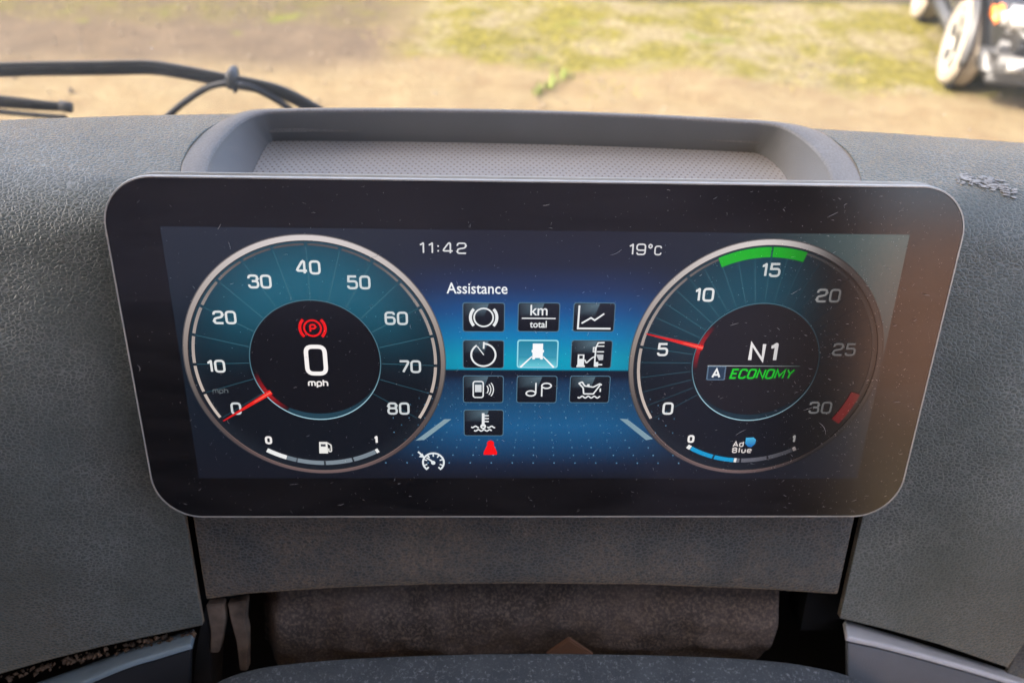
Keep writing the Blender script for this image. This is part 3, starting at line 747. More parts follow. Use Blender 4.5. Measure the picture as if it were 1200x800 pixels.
# --- rounded stroke lettering
G = {
 '0': (.74, [('c', [(0, 0), (.74, 0), (.74, 1), (0, 1)])]),
 '1': (.34, [('o', [(0, .83), (.1, .83), (.30, 1), (.30, 0)])]),
 '2': (.72, [('o', [(0, .74), (0, 1), (.72, 1), (.72, .56), (.0, .40), (0, 0), (.74, 0)])]),
 '3': (.72, [('o', [(0, .76), (0, 1), (.71, 1), (.71, .53), (.25, .53)]), ('o', [(.5, .53), (.74, .53), (.74, 0), (0, 0), (0, .24)])]),
 '4': (.76, [('o', [(.58, 0), (.58, 1), (.42, 1), (0, .36), (0, .22), (.78, .22)])]),
 '5': (.72, [('s', [(.70, 1), (.06, 1), (.03, .50)]), ('o', [(.03, .585), (.72, .60), (.72, 0), (0, 0), (0, .22)])]),
 '6': (.74, [('o', [(.70, .80), (.70, 1), (0, 1), (0, 0), (.74, 0), (.74, .58), (.02, .58)])]),
 '7': (.70, [('o', [(0, 1), (.72, 1), (.72, .82), (.28, 0)])]),
 '8': (.74, [('c', [(0, 0), (.74, 0), (.74, .53), (0, .53)]), ('c', [(.03, .53), (.71, .53), (.71, 1), (.03, 1)])]),
 '9': (.74, [('o', [(.04, .20), (.04, 0), (.74, 0), (.74, 1), (0, 1), (0, .42), (.72, .42)])]),
 'N': (.74, [('s', [(0, 0), (0, 1), (.74, 0), (.74, 1)])]),
 'A': (.80, [('s', [(0, 0), (.40, 1), (.80, 0)]), ('s', [(.18, .3), (.62, .3)])]),
 'E': (.64, [('s', [(.66, 1), (0, 1), (0, 0), (.66, 0)]), ('s', [(0, .52), (.58, .52)])]),
 'C': (.70, [('o', [(.70, .76), (.70, 1), (0, 1), (0, 0), (.70, 0), (.70, .24)])]),
 'O': (.76, [('c', [(0, 0), (.76, 0), (.76, 1), (0, 1)])]),
 'M': (.92, [('s', [(0, 0), (0, 1), (.46, .25), (.92, 1), (.92, 0)])]),
 'Y': (.74, [('s', [(0, 1), (.37, .48), (.74, 1)]), ('s', [(.37, .48), (.37, 0)])]),
 'P': (.70, [('o', [(0, 0), (0, 1), (.70, 1), (.70, .44), (0, .44)])]),
 'B': (.72, [('c', [(0, 0), (.72, 0), (.72, .53), (0, .53)]), ('c', [(0, .53), (.66, .53), (.66, 1), (0, 1)])]),
 'm': (.98, [('o', [(0, 0), (0, .7), (.98, .7), (.98, 0)]), ('s', [(.49, .7), (.49, 0)])]),
 'p': (.64, [('o', [(0, -.28), (0, .7), (.64, .7), (.64, 0), (0, 0)])]),
 'h': (.62, [('s', [(0, 1), (0, 0)]), ('o', [(0, .7), (.62, .7), (.62, 0)])]),
 'd': (.64, [('o', [(.64, 1), (.64, 0), (0, 0), (0, .7), (.64, .7)])]),
 'l': (.10, [('s', [(.05, 1), (.05, 0)])]),
 'u': (.62, [('o', [(0, .7), (0, 0), (.62, 0), (.62, .7)])]),
 'e': (.64, [('o', [(0, .36), (.64, .36), (.64, .7), (0, .7), (0, 0), (.62, 0)])]),
 ':': (.08, [('s', [(.04, .62), (.04, .78)]), ('s', [(.04, .14), (.04, .30)])]),
 '°': (.34, [('c', [(0, .66), (.32, .66), (.32, 1), (0, 1)])]),
 ' ': (.3, []),
}
def round_path(pts, r, closed, seg=5):
    n = len(pts); out = []
    for i, p in enumerate(pts):
        p = Vector(p)
        if not closed and (i == 0 or i == n - 1): out.append(p); continue
        a = Vector(pts[i - 1]); b = Vector(pts[(i + 1) % n])
        da, db = (a - p), (b - p)
        rr = min(r, da.length * (0.5 if (closed or 0 < i - 1) else 0.95), db.length * (0.5 if (closed or i + 1 < n - 1) else 0.95))
        q0, q1 = p + da.normalized() * rr, p + db.normalized() * rr
        for k in range(seg + 1):
            t = k / seg; out.append(q0 * (1 - t) ** 2 + p * 2 * t * (1 - t) + q1 * t * t)
    return out
def text(art, s, cx_, cy_, h, wd, c, sx=1.0, gap=0.26, slant=0.0, rad=0.26, align=0.5):
    total = sum(G[ch][0] for ch in s) * sx + gap * (len(s) - 1); x = -total * align
    for ch in s:
        gw, strokes = G[ch]
        for kind, pts in strokes:
            r = 0.0 if kind == 's' else rad
            if ch == '°': r = 0.16
            if ch == '1': r = 0.05
            path = round_path([(px * sx, py) for px, py in pts], r, kind == 'c') if r else [Vector((px * sx, py)) for px, py in pts]
            if ch in 'm:hlYAEMN' or kind == 's': pass
            art.ribbon([(cx_ + (x + q.x + slant * (q.y - .5)) * h, cy_ + (q.y - .5) * h) for q in path], wd, c, kind == 'c')
        x += gw * sx + gap
    return art
def font_text(name, body, cx_, cy_, size, c, layer, parent, sx=1.0, align='LEFT'):
    cu = bpy.data.curves.new(name, 'FONT'); cu.body = body; cu.size = size / 1000; cu.align_x = align; cu.align_y = 'CENTER'; cu.resolution_u = 3
    cu.offset = 0.00006
    ob = bpy.data.objects.new('tmp_text', cu); col.objects.link(ob); bpy.context.view_layer.update()
    me = bpy.data.meshes.new_from_object(ob.evaluated_get(bpy.context.evaluated_depsgraph_get()))
    vv = [(v.co.x * sx + cx_ / 1000, v.co.y + cy_ / 1000, layer * LAY) for v in me.vertices]; ff = [tuple(p.vertices) for p in me.polygons]
    bpy.data.objects.remove(ob); bpy.data.meshes.remove(me); bpy.data.curves.remove(cu)
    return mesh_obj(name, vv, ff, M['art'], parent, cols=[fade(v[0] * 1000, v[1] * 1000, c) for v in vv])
WHITE = srgb(236, 236, 236); SOFT = srgb(205, 210, 212); RED = srgb(235, 20, 22); DARK = srgb(14, 18, 25)

# --- lit background of the screen
AX0, AX1, AY0, AY1 = -146.0, 146.0, -55.9, 55.9
vstops = [(-56, srgb(20, 22, 32)), (-49, srgb(26, 36, 58)), (-40, srgb(26, 68, 108)), (-30, srgb(28, 90, 138)), (-18, srgb(28, 74, 112)), (-9, srgb(26, 52, 84)), (-6.2, srgb(22, 30, 48)), (-3.8, srgb(20, 30, 48)),
          (-3.0, srgb(8, 150, 182)), (2, srgb(10, 152, 184)), (12, srgb(16, 120, 176)), (22, srgb(22, 80, 140)), (32, srgb(26, 48, 90)), (42, srgb(26, 31, 50)), (56, srgb(26, 28, 40))]
edge_c = [(-56, srgb(20, 22, 32)), (-30, srgb(18, 25, 36)), (0, srgb(20, 30, 42)), (30, srgb(26, 34, 45)), (56, srgb(32, 38, 50))]
rightc = [(-56, srgb(24, 26, 34)), (0, srgb(34, 40, 44)), (25, srgb(54, 70, 72)), (56, srgb(66, 86, 86))]
nx, ny = 120, 110; sv_, sc_, sf_ = [], [], []
ys = sorted(set([AY0 + (AY1 - AY0) * j / ny for j in range(ny + 1)] + [-3.8, -3.0]))
for y in ys:
    for i in range(nx + 1):
        x = AX0 + (AX1 - AX0) * i / nx
        wgt = math.exp(-(x / 58) ** 4) if y < -3.4 else math.exp(-(x / 56) ** 4)
        c = lerp3(rgrad(edge_c, y), rgrad(vstops, y), wgt)
        c = lerp3(c, rgrad(rightc, y), sstep(70, 142, x))
        sv_.append((x / 1000, y / 1000, LAY)); sc_.append(c)
for j in range(len(ys) - 1):
    for i in range(nx): a = j * (nx + 1) + i; sf_.append((a, a + 1, a + nx + 2, a + nx + 1))
screen = mesh_obj('screen', sv_, sf_, M['art'], disp, cols=sc_); screen['label'] = 'lit blue and black screen area'
# dotted floor in perspective
a = Art(2)
for row in range(13):
    t = row / 12; y = -10 - 38 * t ** 1.25; sp = 4.2 + 5.0 * t
    for k in range(-9, 10):
        x = k * sp
        if abs(x) > 60 + 6 * t: continue
        s = 0.14 + 0.13 * t; br = 0.55 + 0.45 * random.random()
        cc = lerp3(srgb(40, 95, 140), srgb(110, 160, 190), br * (0.2 + 0.8 * min(1, t * 3)))
        a.poly([(x - s, y - s), (x + s, y - s), (x + s, y + s), (x - s, y + s)], cc)
tag(a.build('floor_dots', screen), kind='stuff')

# --- gauges
LC, RC = (-91.2, 0.0), (92.1, 0.2)
def ang(cen, px): p = P(*px); return math.atan2(p[1] - cen[1], p[0] - cen[0])
def rad_(cen, px): p = P(*px); return math.hypot(p[0] - cen[0], p[1] - cen[1])
def gauge(name, cen, label, right):
    cx_, cy_ = cen; RO = 53.5
    # dial face as a polar sheet
    a = Art(2); z = a.up(); rings, segs = 16, 96
    for j in range(rings + 1):
        r = 1 + (RO - 1.2 - 1) * j / rings
        for i in range(segs):
            th = 2 * math.pi * i / segs; x, y = cx_ + r * math.cos(th), cy_ + r * math.sin(th)
            up = math.sin(th); t = sstep(-0.45, 1.05, up) ** 1.35 * (0.55 + 0.45 * math.exp(-((r - 33) / 12) ** 2))
            t *= 0.55 if right else 1.0
            c = lerp3(srgb(15, 19, 27), srgb(24, 92, 114), t)
            c = lerp3(c, srgb(40, 48, 58), sstep(44, 52, r) * 0.35 * (1 - t * .5))
            if right: c = lerp3(c, srgb(44, 50, 52), sstep(0.1, 1.0, math.cos(th) * r / 45 + 0.12 * up))
            a.v.append((x / 1000, y / 1000, z)); a.c.append(c)
    for j in range(rings):
        for i in range(segs):
            p, q = j * segs + i, j * segs + (i + 1) % segs; a.f.append((p, p + segs, q + segs, q))
    a.f.append(tuple(range(segs)))
    face = a.build(name, disp, label)
    A0, A1 = (R(212.5), R(-32.5))
    n_int = 16 if not right else 30
    # radial hairlines
    for i in range(n_int + 1):
        th = A0 + (A1 - A0) * i / n_int
        br = 0.35 + 0.65 * sstep(-0.6, 0.6, math.sin(th))
        if right: br *= 0.75 * (1 - 0.7 * sstep(-0.1, 0.7, math.cos(th)))
        p0 = (cx_ + 27.2 * math.cos(th), cy_ + 27.2 * math.sin(th)); p1 = (cx_ + 48.5 * math.cos(th), cy_ + 48.5 * math.sin(th))
        Art(3).ribbon([p0, ((p0[0] + p1[0]) / 2, (p0[1] + p1[1]) / 2), p1], lambda t: 0.34 - 0.10 * t, lambda p: lerp3(srgb(20, 45, 58), srgb(75, 135, 152), br * 0.55)).build('dial_line', face)
    # rim
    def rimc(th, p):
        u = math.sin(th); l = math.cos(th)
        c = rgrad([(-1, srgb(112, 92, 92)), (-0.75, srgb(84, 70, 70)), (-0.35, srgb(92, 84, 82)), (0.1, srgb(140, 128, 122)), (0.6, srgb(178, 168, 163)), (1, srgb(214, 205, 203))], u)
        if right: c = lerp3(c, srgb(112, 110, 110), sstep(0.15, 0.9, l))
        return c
    def win(th): return 51.5 - 0.5 * math.sin(th)
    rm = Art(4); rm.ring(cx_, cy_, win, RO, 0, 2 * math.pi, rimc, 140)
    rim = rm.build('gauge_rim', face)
    Art(5).ring(cx_, cy_, RO - 0.32, RO + 0.12, 0, 2 * math.pi, lambda th, p: lerp3(srgb(30, 34, 42), srgb(110, 104, 104), 0.5 + 0.5 * math.sin(th)), 120).build('rim_outer_line', rim)
    Art(5).ring(cx_, cy_, lambda t: win(t) - 0.35, lambda t: win(t) + 0.05, 0, 2 * math.pi, lambda th, p: lerp3(srgb(120, 100, 96), srgb(50, 44, 46), sstep(-0.9, -0.2, math.sin(th))), 120).build('rim_inner_line', rim)
    # segmented inner track
    end = A1 if not right else R(120)
    for i in range(16 if not right else 6):
        n16 = 16 if not right else 6
        if right:
            t0 = A0 + (A1 - A0) * i / 6; t1 = A0 + (A1 - A0) * (i + 1) / 6
        else:
            t0 = A0 + (A1 - A0) * i / 16; t1 = A0 + (A1 - A0) * (i + 1) / 16
        g = 0.013
        def trc(th, p):
            u = math.sin(th); c = rgrad([(-0.55, srgb(205, 190, 180)), (-0.1, srgb(186, 172, 164)), (0.45, srgb(150, 140, 136)), (0.85, srgb(92, 86, 86)), (1, srgb(80, 76, 78))], u)
            if right: c = lerp3(c, srgb(96, 96, 96), sstep(-0.1, 0.6, math.cos(th)))
            return c
        Art(4).ring(cx_, cy_, lambda th: 48.7 + 0.35 * sstep(0.4, 1, math.sin(th)), 49.95, t0 - g, t1 + g, trc, 10).build('track_segment', face)
    # centre disc
    RI = 26.6
    a = Art(4); a.disc(cx_, cy_, RI, lambda p: srgb(16, 16, 22) if not right else lerp3(srgb(24, 22, 27), srgb(44, 41, 43), sstep(85, 115, p[0])), 72)
    hub = a.build('centre_disc', face)
    Art(5).ring(cx_, cy_, lambda th: RI - 2.6 * max(0, -math.sin(th)) ** 2.0, RI, R(195), R(345), lambda th, p: lerp3(srgb(16, 18, 24), srgb(34, 66, 82), max(0, -math.sin(th)) ** 1.2 * (0.5 if right else 1)), 60).build('disc_glow', hub)
    Art(6).ring(cx_, cy_, RI - 0.1, RI + 0.32, 0, 2 * math.pi, lambda th, p: lerp3(srgb(70, 108, 122), srgb(165, 205, 218), sstep(0, -1, math.sin(th)) if False else sstep(0.0, 1.0, -math.sin(th))), 120).build('disc_ring', hub)
    return face, hub
spd, spd_hub = gauge('speedometer', LC, 'round speed dial marked 0 to 80 mph', False)
tac, tac_hub = gauge('tachometer', RC, 'round engine speed dial marked 0 to 30 with green arc', True)
for s, px in (('0', (277, 478)), ('10', (253.5, 428.5)), ('20', (263.5, 371.5)), ('30', (304.5, 329.5)), ('40', (361.5, 313)), ('50', (420.5, 330.5)), ('60', (464.5, 372.5)), ('70', (480.5, 429)), ('80', (467, 478))):
    x, y = P(*px); text(Art(7), s, x, y, 4.85, 0.92, SOFT if s in ('0', '70', '80', '60', '50') else srgb(222, 224, 224), sx=0.98, gap=0.30).build('numeral', spd)
for s, px in (('0', (782.5, 478)), ('5', (776.5, 409)), ('10', (825, 345)), ('15', (903, 316)), ('20', (970.5, 346)), ('25', (989, 409)), ('30', (961, 477))):
    x, y = P(*px); text(Art(7), s, x, y, 4.95, 0.94, srgb(226, 226, 226) if s != '15' else srgb(205, 208, 208), sx=1.02, gap=0.34).build('numeral', tac)
x, y = P(258.5, 457); text(Art(7), 'mph', x, y, 2.15, 0.32, srgb(96, 104, 108), gap=0.3).build('unit_text', spd)
# centre of the speedometer
x, y = P(370.5, 421.5); text(Art(7), '0', x, y, 12.0, 1.75, srgb(250, 244, 242), sx=0.86, rad=0.22).build('speed_readout', spd_hub)
x, y = P(373, 448.5); text(Art(7), 'mph', x, y + 0.2, 2.7, 0.62, srgb(240, 234, 232), gap=0.32).build('speed_unit', spd_hub)
x, y = P(366.5, 384); a = Art(7)
a.ring(x, y, 3.0, 3.8, 0, 2 * math.pi, RED, 40)
for sg in (0, math.pi): a.ring(x, y, 4.5, 5.7, sg - R(46), sg + R(46), RED, 20)
text(a, 'P', x + 0.1, y, 3.0, 0.75, RED, rad=0.3); a.build('parking_brake_light', spd_hub)
# needles
def needle(face, cen, p_out, p_in, tip):
    o, i_ = P(*p_out), P(*p_in); d = (Vector(i_) - Vector(o)).normalized(); n_ = Vector((-d.y, d.x))
    Art(9).poly([(o[0] + n_.x * .25, o[1] + n_.y * .25), (o[0] - n_.x * .25, o[1] - n_.y * .25), (i_[0] - n_.x * 1.05, i_[1] - n_.y * 1.05), (i_[0] + n_.x * 1.05, i_[1] + n_.y * 1.05)], lambda p: lerp3(srgb(200, 16, 20), srgb(240, 40, 32), (Vector(p) - Vector(o)).length / 24)).build('needle', face)
    Art(10).ribbon([(i_[0] - d.x * 9, i_[1] - d.y * 9), i_], lambda t: 0.2 + 0.3 * t, srgb(255, 120, 100)).build('needle_core', face)
    th = math.atan2(i_[1] - cen[1], i_[0] - cen[0])
    def gc(t, p): return lerp3(srgb(16, 16, 22), srgb(170, 22, 28), max(0, 1 - abs(t - th) / 0.42) ** 1.1)
    Art(7).ring(cen[0], cen[1], 24.6, 26.4, th - 0.42, th + 0.42, gc, 40).build('needle_glow', face)
needle(spd, LC, (262, 492.5), (318, 458.5), None)
needle(tac, RC, (757, 390.5), (823.5, 407), None)
# coloured bands of the tachometer
GRN = srgb(24, 172, 36)
def band(face, cen, p0, p1, r0, r1, c, name, layer=6, n=24):
    t0, t1 = ang(cen, p0), ang(cen, p1)
    if abs(t1 - t0) > math.pi: t1 -= math.copysign(2 * math.pi, t1 - t0)
    return Art(layer).ring(cen[0], cen[1], r0, r1, t0, t1, c, n).build(name, face)
band(tac, RC, (843, 306), (903.5, 295), 46.0, 50.2, GRN, 'green_band'); band(tac, RC, (905.5, 295), (944.5, 299), 46.0, 50.2, GRN, 'green_band')
band(tac, RC, (977, 492), (1005, 461), 45.0, 49.2, srgb(255, 40, 50), 'red_band')
# fuel bar
rb = rad_(LC, (375, 541.5)); segs = [((313, 527), (336, 536), WHITE), ((336.5, 536), (347.5, 539.5), srgb(112, 124, 134)), ((348.7, 539.8), (380, 542), srgb(126, 138, 148)), ((382, 542), (413, 538.5), srgb(126, 138, 148)), ((415, 538.3), (440, 528.5), srgb(122, 134, 144)), ((440.5, 528.2), (443.5, 526.5), WHITE)]
for p0, p1, c in segs: band(spd, LC, p0, p1, rb - 1.0, rb + 1.0, c, 'fuel_bar_segment', 6, 10)
rb2 = rad_(RC, (862, 538.5)); BL = srgb(18, 150, 202)
segs = [((805, 522.5), (808.5, 525), WHITE), ((809, 525.2), (834, 536), BL), ((836, 536.3), (859, 539.2), BL), ((859.5, 539.2), (862.5, 539.5), WHITE), ((863, 539.5), (866, 539.6), srgb(110, 112, 122)), ((868, 539.6), (898, 536), srgb(104, 104, 114)), ((900, 535.7), (927, 525.5), srgb(104, 104, 112)), ((928, 525), (931.5, 523), srgb(230, 215, 212))]
for p0, p1, c in segs: band(tac, RC, p0, p1, rb2 - 1.0, rb2 + 1.0, c, 'fluid_bar_segment', 6, 10)
for s, px, f in (('0', (315, 515), spd), ('1', (440.5, 514.5), spd), ('0', (809.5, 513.5), tac), ('1', (929.5, 513.5), tac)):
    x, y = P(*px); text(Art(7), s, x, y, 2.9, 0.95, srgb(240, 236, 234), sx=0.95, rad=0.3).build('bar_numeral', f)
x, y = P(381, 523.5); a = Art(7)
a.poly([(x - 2.6, y - 2.9), (x + 1.2, y - 2.9), (x + 1.2, y + 2.7), (x - 2.3, y + 2.7)], srgb(236, 234, 230)); a.ribbon(round_path([(x + 1.2, y + 2.2), (x + 2.7, y + 1.2), (x + 2.7, y - 2.0), (x + 1.6, y - 2.0), (x + 1.6, y - .4)], .5, False), .6, srgb(220, 218, 214))
a.build('fuel_pump_icon', spd); Art(8).poly([(x - 1.7, y + .5), (x + .4, y + .5), (x + .4, y + 1.7), (x - 1.7, y + 1.7)], srgb(60, 62, 70)).build('fuel_pump_window', spd)
x, y = P(866.5, 519.5); a = Art(7); text(a, 'Ad', x - 0.6, y, 2.3, 0.5, srgb(225, 215, 212), sx=1.05, gap=.36)
x2, y2 = P(869.5, 525.5); text(a, 'Blue', x2 - .1, y2 - .5, 2.3, 0.5, srgb(225, 215, 212), sx=1.05, gap=.45); a.build('fluid_text', tac)
x, y = P(879, 517.5); Art(6).poly([(x - 2.2, y + 2.2), (x + 1.2, y + 2.4), (x + 2.4, y + 1.2), (x + 2.2, y - .8), (x + .8, y - 2.4), (x - .8, y - 2.2), (x - 2.2, y - .6)], lambda p: lerp3(srgb(20, 110, 190), srgb(80, 190, 235), (p[1] - y + 2.4) / 4.8)).build('fluid_drop', tac)
# gear readout
x, y = P(894.5, 412); text(Art(7), 'N1', x, y, 7.2, 1.45, srgb(236, 232, 232), sx=1.0, gap=.42).build('gear_readout', tac_hub)
p0, p1 = P(829, 428), P(937, 428.5); Art(7).ribbon([p0, p1], .35, lambda p: lerp3(srgb(190, 195, 200), srgb(90, 110, 100), (p[0] - p0[0]) / (p1[0] - p0[0]))).build('readout_line', tac_hub)
x, y = P(839, 436.5); a = Art(7); a.poly(rrect(x - 4.0, x + 4.0, y - 3.3, y + 3.3, .6, 4), srgb(86, 108, 130)); a.build('mode_box', tac_hub)
a = Art(8); a.poly(rrect(x - 3.4, x + 3.4, y - 2.8, y + 2.8, .4, 4), srgb(40, 58, 80)); a.build('mode_box_fill', tac_hub)
text(Art(9), 'A', x, y, 3.7, .85, srgb(240, 240, 240)).build('mode_letter', tac_hub)
x, y = P(893, 437.5); text(Art(7), 'ECONOMY', x, y, 3.9, .82, srgb(30, 200, 44), sx=.94, gap=.29, slant=.22, rad=.24).build('economy_text', tac_hub)

# --- clock, temperature, heading
x, y = P(519, 290.5); text(Art(4), '11:42', x, y, 4.0, .60, srgb(216, 216, 218), sx=1.14, gap=.48).build('clock_text', disp)
x, y = P(746.8, 292); text(Art(4), '19', x, y, 4.1, .60, srgb(216, 214, 216), sx=1.1, gap=.34).build('temperature_text', disp)
x, y = P(762, 292.6); a = Art(4); text(a, '°', x, y + .2, 3.8, .5, srgb(216, 214, 216)); x, y = P(771, 293.3); text(a, 'C', x, y, 3.4, .58, srgb(210, 208, 210), rad=.3); a.build('degree_text', disp)
x, y = P(523.5, 338); font_text('heading_text', 'Assistance', x, y, 6.5, srgb(238, 240, 242), 4, disp, sx=0.89)

# --- menu tiles
KU, KV = 0.354, 0.395
def tile(px, py, name, hi=False):
    x, y = P(px, py); hw, hh = 8.55, 6.35
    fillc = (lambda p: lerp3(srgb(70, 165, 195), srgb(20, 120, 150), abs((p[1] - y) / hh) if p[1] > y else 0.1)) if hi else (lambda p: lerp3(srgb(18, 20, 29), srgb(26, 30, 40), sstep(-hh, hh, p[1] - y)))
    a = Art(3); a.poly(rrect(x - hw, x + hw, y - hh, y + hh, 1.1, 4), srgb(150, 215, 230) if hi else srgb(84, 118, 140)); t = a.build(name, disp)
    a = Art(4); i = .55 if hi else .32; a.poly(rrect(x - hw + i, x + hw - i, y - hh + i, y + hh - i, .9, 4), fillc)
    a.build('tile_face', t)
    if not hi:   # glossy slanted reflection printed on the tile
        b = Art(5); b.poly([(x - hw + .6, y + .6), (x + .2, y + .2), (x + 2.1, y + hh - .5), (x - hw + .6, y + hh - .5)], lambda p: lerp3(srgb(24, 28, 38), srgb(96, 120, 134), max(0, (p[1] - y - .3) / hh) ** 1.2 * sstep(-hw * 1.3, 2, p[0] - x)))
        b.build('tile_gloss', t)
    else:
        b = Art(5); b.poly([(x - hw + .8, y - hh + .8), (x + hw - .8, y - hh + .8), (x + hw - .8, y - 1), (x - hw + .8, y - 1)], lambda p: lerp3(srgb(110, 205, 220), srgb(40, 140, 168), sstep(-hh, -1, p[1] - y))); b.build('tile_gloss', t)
    return t, x, y
IW = srgb(232, 234, 236)
def icon(t, x, y, fn, name='icon'):
    a = Art(7)
    L = lambda pts: [(x + q[0] * KU, y - q[1] * KV) for q in pts]     # offsets in photograph pixels from the tile centre
    fn(a, L, x, y); a.build(name, t)
t, x, y = tile(566.8, 371.5, 'brake_tile')
def ic(a, L, x, y):
    a.ring(x, y, 3.55, 4.2, 0, 6.2832, IW, 44)
    for sg in (0, math.pi): a.ring(x, y, 4.75, 5.95, sg - R(42), sg + R(42), IW, 18)
icon(t, x, y, ic)
t, x, y = tile(631.3, 371.5, 'distance_tile')
icon(t, x, y, lambda a, L, x, y: a.ribbon(L([(-19.5, 1), (19.5, 1)]), .5, IW))
font_text('distance_text', 'km', x, y + 2.9, 6.4, IW, 7, t, .95, 'CENTER'); font_text('total_text', 'total', x, y - 3.1, 4.2, IW, 7, t, .9, 'CENTER')
t, x, y = tile(696, 371.5, 'trend_tile')
def ic(a, L, x, y):
    a.ribbon(L([(-17.5, -13), (-18, 12.2), (20, 12.2)]), .75, IW); a.ribbon(L([(-14, 6.5), (-3.5, .5), (1, 3), (11.5, -4.2)]), .7, IW)
icon(t, x, y, ic)
t, x, y = tile(566.5, 414.8, 'timer_tile')
def ic(a, L, x, y):
    a.ring(x, y - .2, 4.65, 5.4, R(85), R(85 - 322), IW, 44); a.ribbon(L([(.5, -14.2), (.2, -6.5)]), .7, IW); a.ribbon(L([(-7, -9), (.5, .5)]), .42, IW)
icon(t, x, y, ic)
t, x, y = tile(630, 414.5, 'assistance_tile', True)
t['label'] = 'bright cyan selected menu tile with white truck between lane lines'
def ic(a, L, x, y):
    c = srgb(250, 250, 252)
    a.poly(L([(-6, -12), (6, -12), (6, 3), (-6, 3)]), c); a.poly(L([(-6.2, 3), (6.2, 3), (6.2, 5.8), (3.4, 5.8), (2.6, 4.2), (-2.6, 4.2), (-3.4, 5.8), (-6.2, 5.8)]), c)
    a.poly(L([(-7.2, -5), (-6, -5), (-6, -2), (-7.2, -2)]), c); a.poly(L([(7.2, -5), (6, -5), (6, -2), (7.2, -2)]), c)
    a.ribbon(L([(-6.5, 2.5), (-20, 15)]), lambda t: .45 + .35 * t, c); a.ribbon(L([(6.5, 2.5), (19.5, 15)]), lambda t: .45 + .35 * t, c)
icon(t, x, y, ic)
t, x, y = tile(693, 414.8, 'fuel_truck_tile')
def ic(a, L, x, y):
    a.poly(L([(-16, 13.2), (-16, 0), (-8.2, 0), (-8.2, 13.2)]), IW); a.poly(L([(-17, 14.4), (-17, 12.4), (-7, 12.4), (-7, 14.4)]), IW)
    a.ribbon(round_path(L([(-7.5, 6), (-5.5, 10), (-1.5, 6), (2, 3), (5, 2.5)]), .6, False), .55, IW)
    a.ribbon(L([(14.5, -13.5), (7, -13.3), (4.8, -8), (4.4, 4), (4.4, 13.2)]), .6, IW)
    for yy in (-9.5, -3.2): a.ribbon(L([(6, yy), (14.5, yy)]), .5, IW)
    a.poly(L([(5.5, 0), (14, 0), (14, 6), (9, 6.6)]), srgb(190, 192, 196)); a.poly(L([(3.8, 8.5), (8.6, 8.5), (8.6, 14), (3.8, 14)]), IW); a.ribbon(L([(8.6, 11.5), (13.5, 11.5)]), .6, IW)
    a.ribbon(L([(1.8, -8), (3.8, -8), (3.8, -3), (1.8, -3)]), .4, IW, True)
icon(t, x, y, ic)
px_, py_ = x - 12.1 * KU, y - 3 * KV; Art(8).poly([(px_ - .75, py_ - .7), (px_ + .75, py_ - .7), (px_ + .75, py_ + .7), (px_ - .75, py_ + .7)], srgb(20, 22, 30)).build('pump_window', t)
t, x, y = tile(566.3, 455.7, 'phone_tile')
def ic(a, L, x, y):
    a.ribbon([(x - 2.1 + q[0], y + q[1]) for q in rrect(-2.1, 2.1, -3.7, 3.7, .9, 4)], .55, IW, True); a.poly([(x - 3.5, y - 1.2), (x - .7, y - 1.2), (x - .7, y + 2.2), (x - 3.5, y + 2.2)], srgb(210, 214, 218))
    for r in (2.6, 3.7, 4.8): a.ring(x - .7, y, r, r + .42, R(-38), R(38), IW, 12)
icon(t, x, y, ic)
t, x, y = tile(629, 455.9, 'steering_tile')
def ic(a, L, x, y):
    a.ribbon(L([(-1.2, -8), (-1.2, 4)]), .62, IW); a.ribbon(L([(6, -4), (6, 8)]), .62, IW)
    for (ex, ey) in ((-7, 4.4), (11.4, -4.6)):
        a.ribbon([(x + (ex + 5.6 * math.cos(k * .3142)) * KU, y - (ey + 3.0 * math.sin(k * .3142)) * KV) for k in range(20)], .62, IW, True)
icon(t, x, y, ic)
t, x, y = tile(691, 455.9, 'oil_tile')
def ic(a, L, x, y):
    a.ribbon(round_path(L([(-7, 5), (-8, -2), (-13.5, -7.5), (-9.5, -9), (-6.5, -4.5), (4, -3), (11.5, -7), (14, -5.5)]), .3, False), .62, IW); a.ribbon(L([(-7, 5), (4.5, 5), (12, -5.5)]), .62, IW)
    a.ribbon(L([(-2, -4.5), (-2, -6.5)]), 1.0, IW); a.ribbon(L([(12.6, -1.5), (12.6, 2.5)]), .6, IW)
    a.ribbon(L([(-14 + k * .9, 8.8 + 1.0 * math.sin(k * .78)) for k in range(31)]), .6, IW)
icon(t, x, y, ic)
t, x, y = tile(566.8, 495, 'coolant_tile')
def ic(a, L, x, y):
    a.ribbon(L([(-.6, -12), (-.6, 4)]), 1.15, IW); a.ring(x - .2, y - 1.6, .55, 1.25, 0, 6.2832, IW, 20)
    for yy in (-9, -5.5, -2): a.ribbon(L([(.8, yy), (6.2, yy)]), .55, IW)
    for (x0, n_, yy) in ((-15, 12, 4.6), (4.5, 12, 4.6), (-11.5, 26, 8.8)):
        a.ribbon(L([(x0 + k * .85, yy + .9 * math.sin(k * .78)) for k in range(n_)]), .6, IW)
icon(t, x, y, ic)
